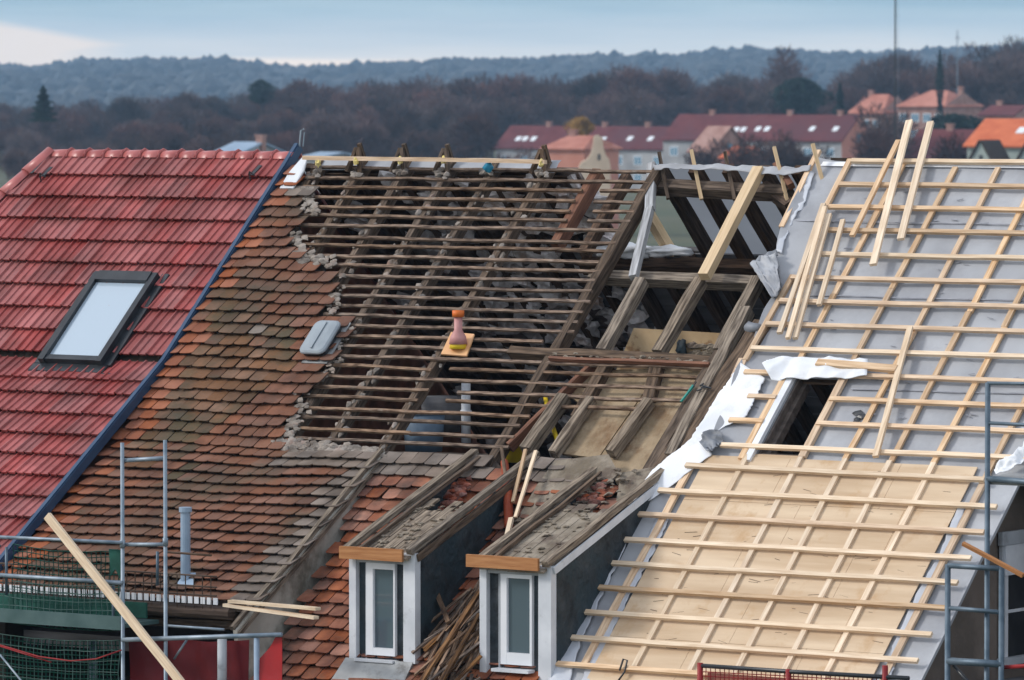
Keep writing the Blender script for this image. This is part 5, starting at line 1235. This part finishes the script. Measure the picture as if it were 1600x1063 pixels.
solo('red_tarpaulin', vcloth([(404,1032),(420,1012),(430,995),(441,988)], [(404,1110),(418,1110),(430,1110),(440,1110)], YS+.02, .02, nx_=12), M['red_tarp'], 'bright red tarpaulin corner at the end of the lower rail', 'tarpaulin', TG, True)
k = MB(); k.beam(S_(76,806,-.12), S_(300,1085,-.16), .085, .045, (0,-1,.1), 10, .006)
solo('diagonal_timber', k, M['pale_wood'], 'long pale timber propped diagonally across the left scaffold', 'timber')
for (a, b, lb) in (((360,938),(497,950),'upper of two new planks sticking out past the left scaffold'), ((352,944),(494,964),'lower of two new planks sticking out past the left scaffold')):
    k = MB(); k.beam(S_(a[0], a[1]+4, .5), S_(b[0], b[1]+4, .12), .07, .032, (0,0,1), 6, .003); solo('scaffold_plank', k, M['pale_wood'], lb, 'plank', 'new planks on the left scaffold')
# low dark interior behind the left scaffold
# ---------------------------------------------- right scaffold
YS2 = MAIN.pt(0, MAIN.px(1440, 1050)[1]).y-.25
def R_(x, y, dy=0): return PY(x, y, YS2+dy)
s2 = thing('right_scaffold', R_(1543, 1063)-Vector((0,0,11)), 'blue grey tube scaffold frame at the right verge', 'scaffold')
def rtube(name, a, b, r_=.024, m='blue_steel', dy=0, dy2=None):
    k = MB(); k.tube([R_(*a, dy), R_(*b, dy if dy2 is None else dy2)], r_, 10); return k.build(name, M[m], s2, True)
p = R_(1543.5, 598); k = MB(); k.tube([(p.x, p.y, p.z), (p.x, p.y, 0)], .026, 10); k.build('standard', M['blue_steel'], s2, True)
for x, ya in ((1481,882),(1565,886)):
    p = R_(x, ya, -.05); k = MB(); k.tube([(p.x, p.y, p.z), (p.x, p.y, 0)], .028, 10); k.build('standard', M['blue_steel'], s2, True)
rtube('ledger', (1543,599),(1680,601), .018); rtube('ledger', (1543,661),(1680,668), .018); rtube('ledger', (1481,884),(1566,889), .026, dy=-.05); rtube('ledger', (1481,950),(1566,957), .022, dy=-.05)
rtube('ledger', (1481,1033),(1566,1038), .035, dy=-.05); rtube('ledger', (1543,748),(1680,760), .03); rtube('brace', (1490,1040),(1530,1085), .02, 'black_metal'); rtube('ledger', (1566,1043),(1680,1036), .02, 'red_steel')
a, b = R_(1543, 741), R_(1690, 752); k = MB(); k.bb(a.x, b.x, YS2+.03, YS2+.5, a.z-.10, a.z-.02); k.build('deck', M['lead'], s2)
k = MB(); k.beam(R_(1504,852,-.15), R_(1598,902,-.15), .035, .035, (0,-.3,1), 5, .004); solo('leaning_batten', k, M['fascia_wood'], 'reddish brown batten leaning across the top of the right scaffold frame', 'batten')
# red guard rail with mesh at the bottom
YG = MAIN.pt(0, 7.3).y-.35
r = thing('red_mesh_guard', PY(1250, 1063, YG)-Vector((0,0,11)), 'red post guard rail with red wire mesh at the bottom edge of the roof', 'guard rail')
def gt(name, pts, r_, m): 
    k = MB(); k.tube([PY(x, y, YG) for x, y in pts], r_, 8); return k.build(name, M[m], r, True)
gt('rail', [(1092,1040),(1240,1050),(1420,1060)], .022, 'black_metal')
for x, y in ((1094,1036),(1232,1046),(1383,1040)): gt('post', [(x,y),(x,1120)], .03, 'red_steel')
k = MB()
for i in range(40): x = 1096+i*7.2; k.tube([PY(x, 1041+(x-1092)*.066, YG+.01), PY(x+random.gauss(0,2), 1120, YG+.01)], .005, 4)
for j in range(8): k.tube([PY(1096, 1048+j*8+random.random()*2, YG+.01), PY(1240, 1056+j*8+random.random()*3, YG+.01), PY(1384, 1066+j*8, YG+.01)], .005, 4)
k.build('mesh', M['red_steel'], r)
k = MB(); k.bb(PY(1100,1063,YG).x, PY(1380,1063,YG).x, YG+.06, YG+.09, PY(1100,1130,YG).z, PY(1100,1049,YG).z-.02); solo('guard_sheet', k, M['salmon_wall'], 'orange pink sheet behind the red mesh guard', 'sheet')
k = MB(); k.tube([Q(968,1048,.1), Q(974,1030,.14), Q(980,1032,.12), Q(976,1050,.08), Q(966,1064,.06)], .010, 6); solo('black_strap_loop', k, M['black_metal'], 'black looped strap on the lowest batten', 'strap', None, True)

# ------------------------------------------------------------------ haze
hz = MB(); hz.bb(-6500, 3500, -300, 5400, -3, 75)
hzo = hz.build('haze', bpy.data.materials.new('haze')); tag(hzo, kind='stuff'); hm_ = hzo.data.materials[0]; hm_.use_nodes = True
t = hm_.node_tree; t.nodes.clear(); pv = t.nodes.new('ShaderNodeVolumePrincipled'); om = t.nodes.new('ShaderNodeOutputMaterial')
pv.inputs['Color'].default_value = (.44, .70, 1.0, 1); pv.inputs['Density'].default_value = .00014; pv.inputs['Anisotropy'].default_value = .1
t.links.new(pv.outputs[0], om.inputs['Volume'])
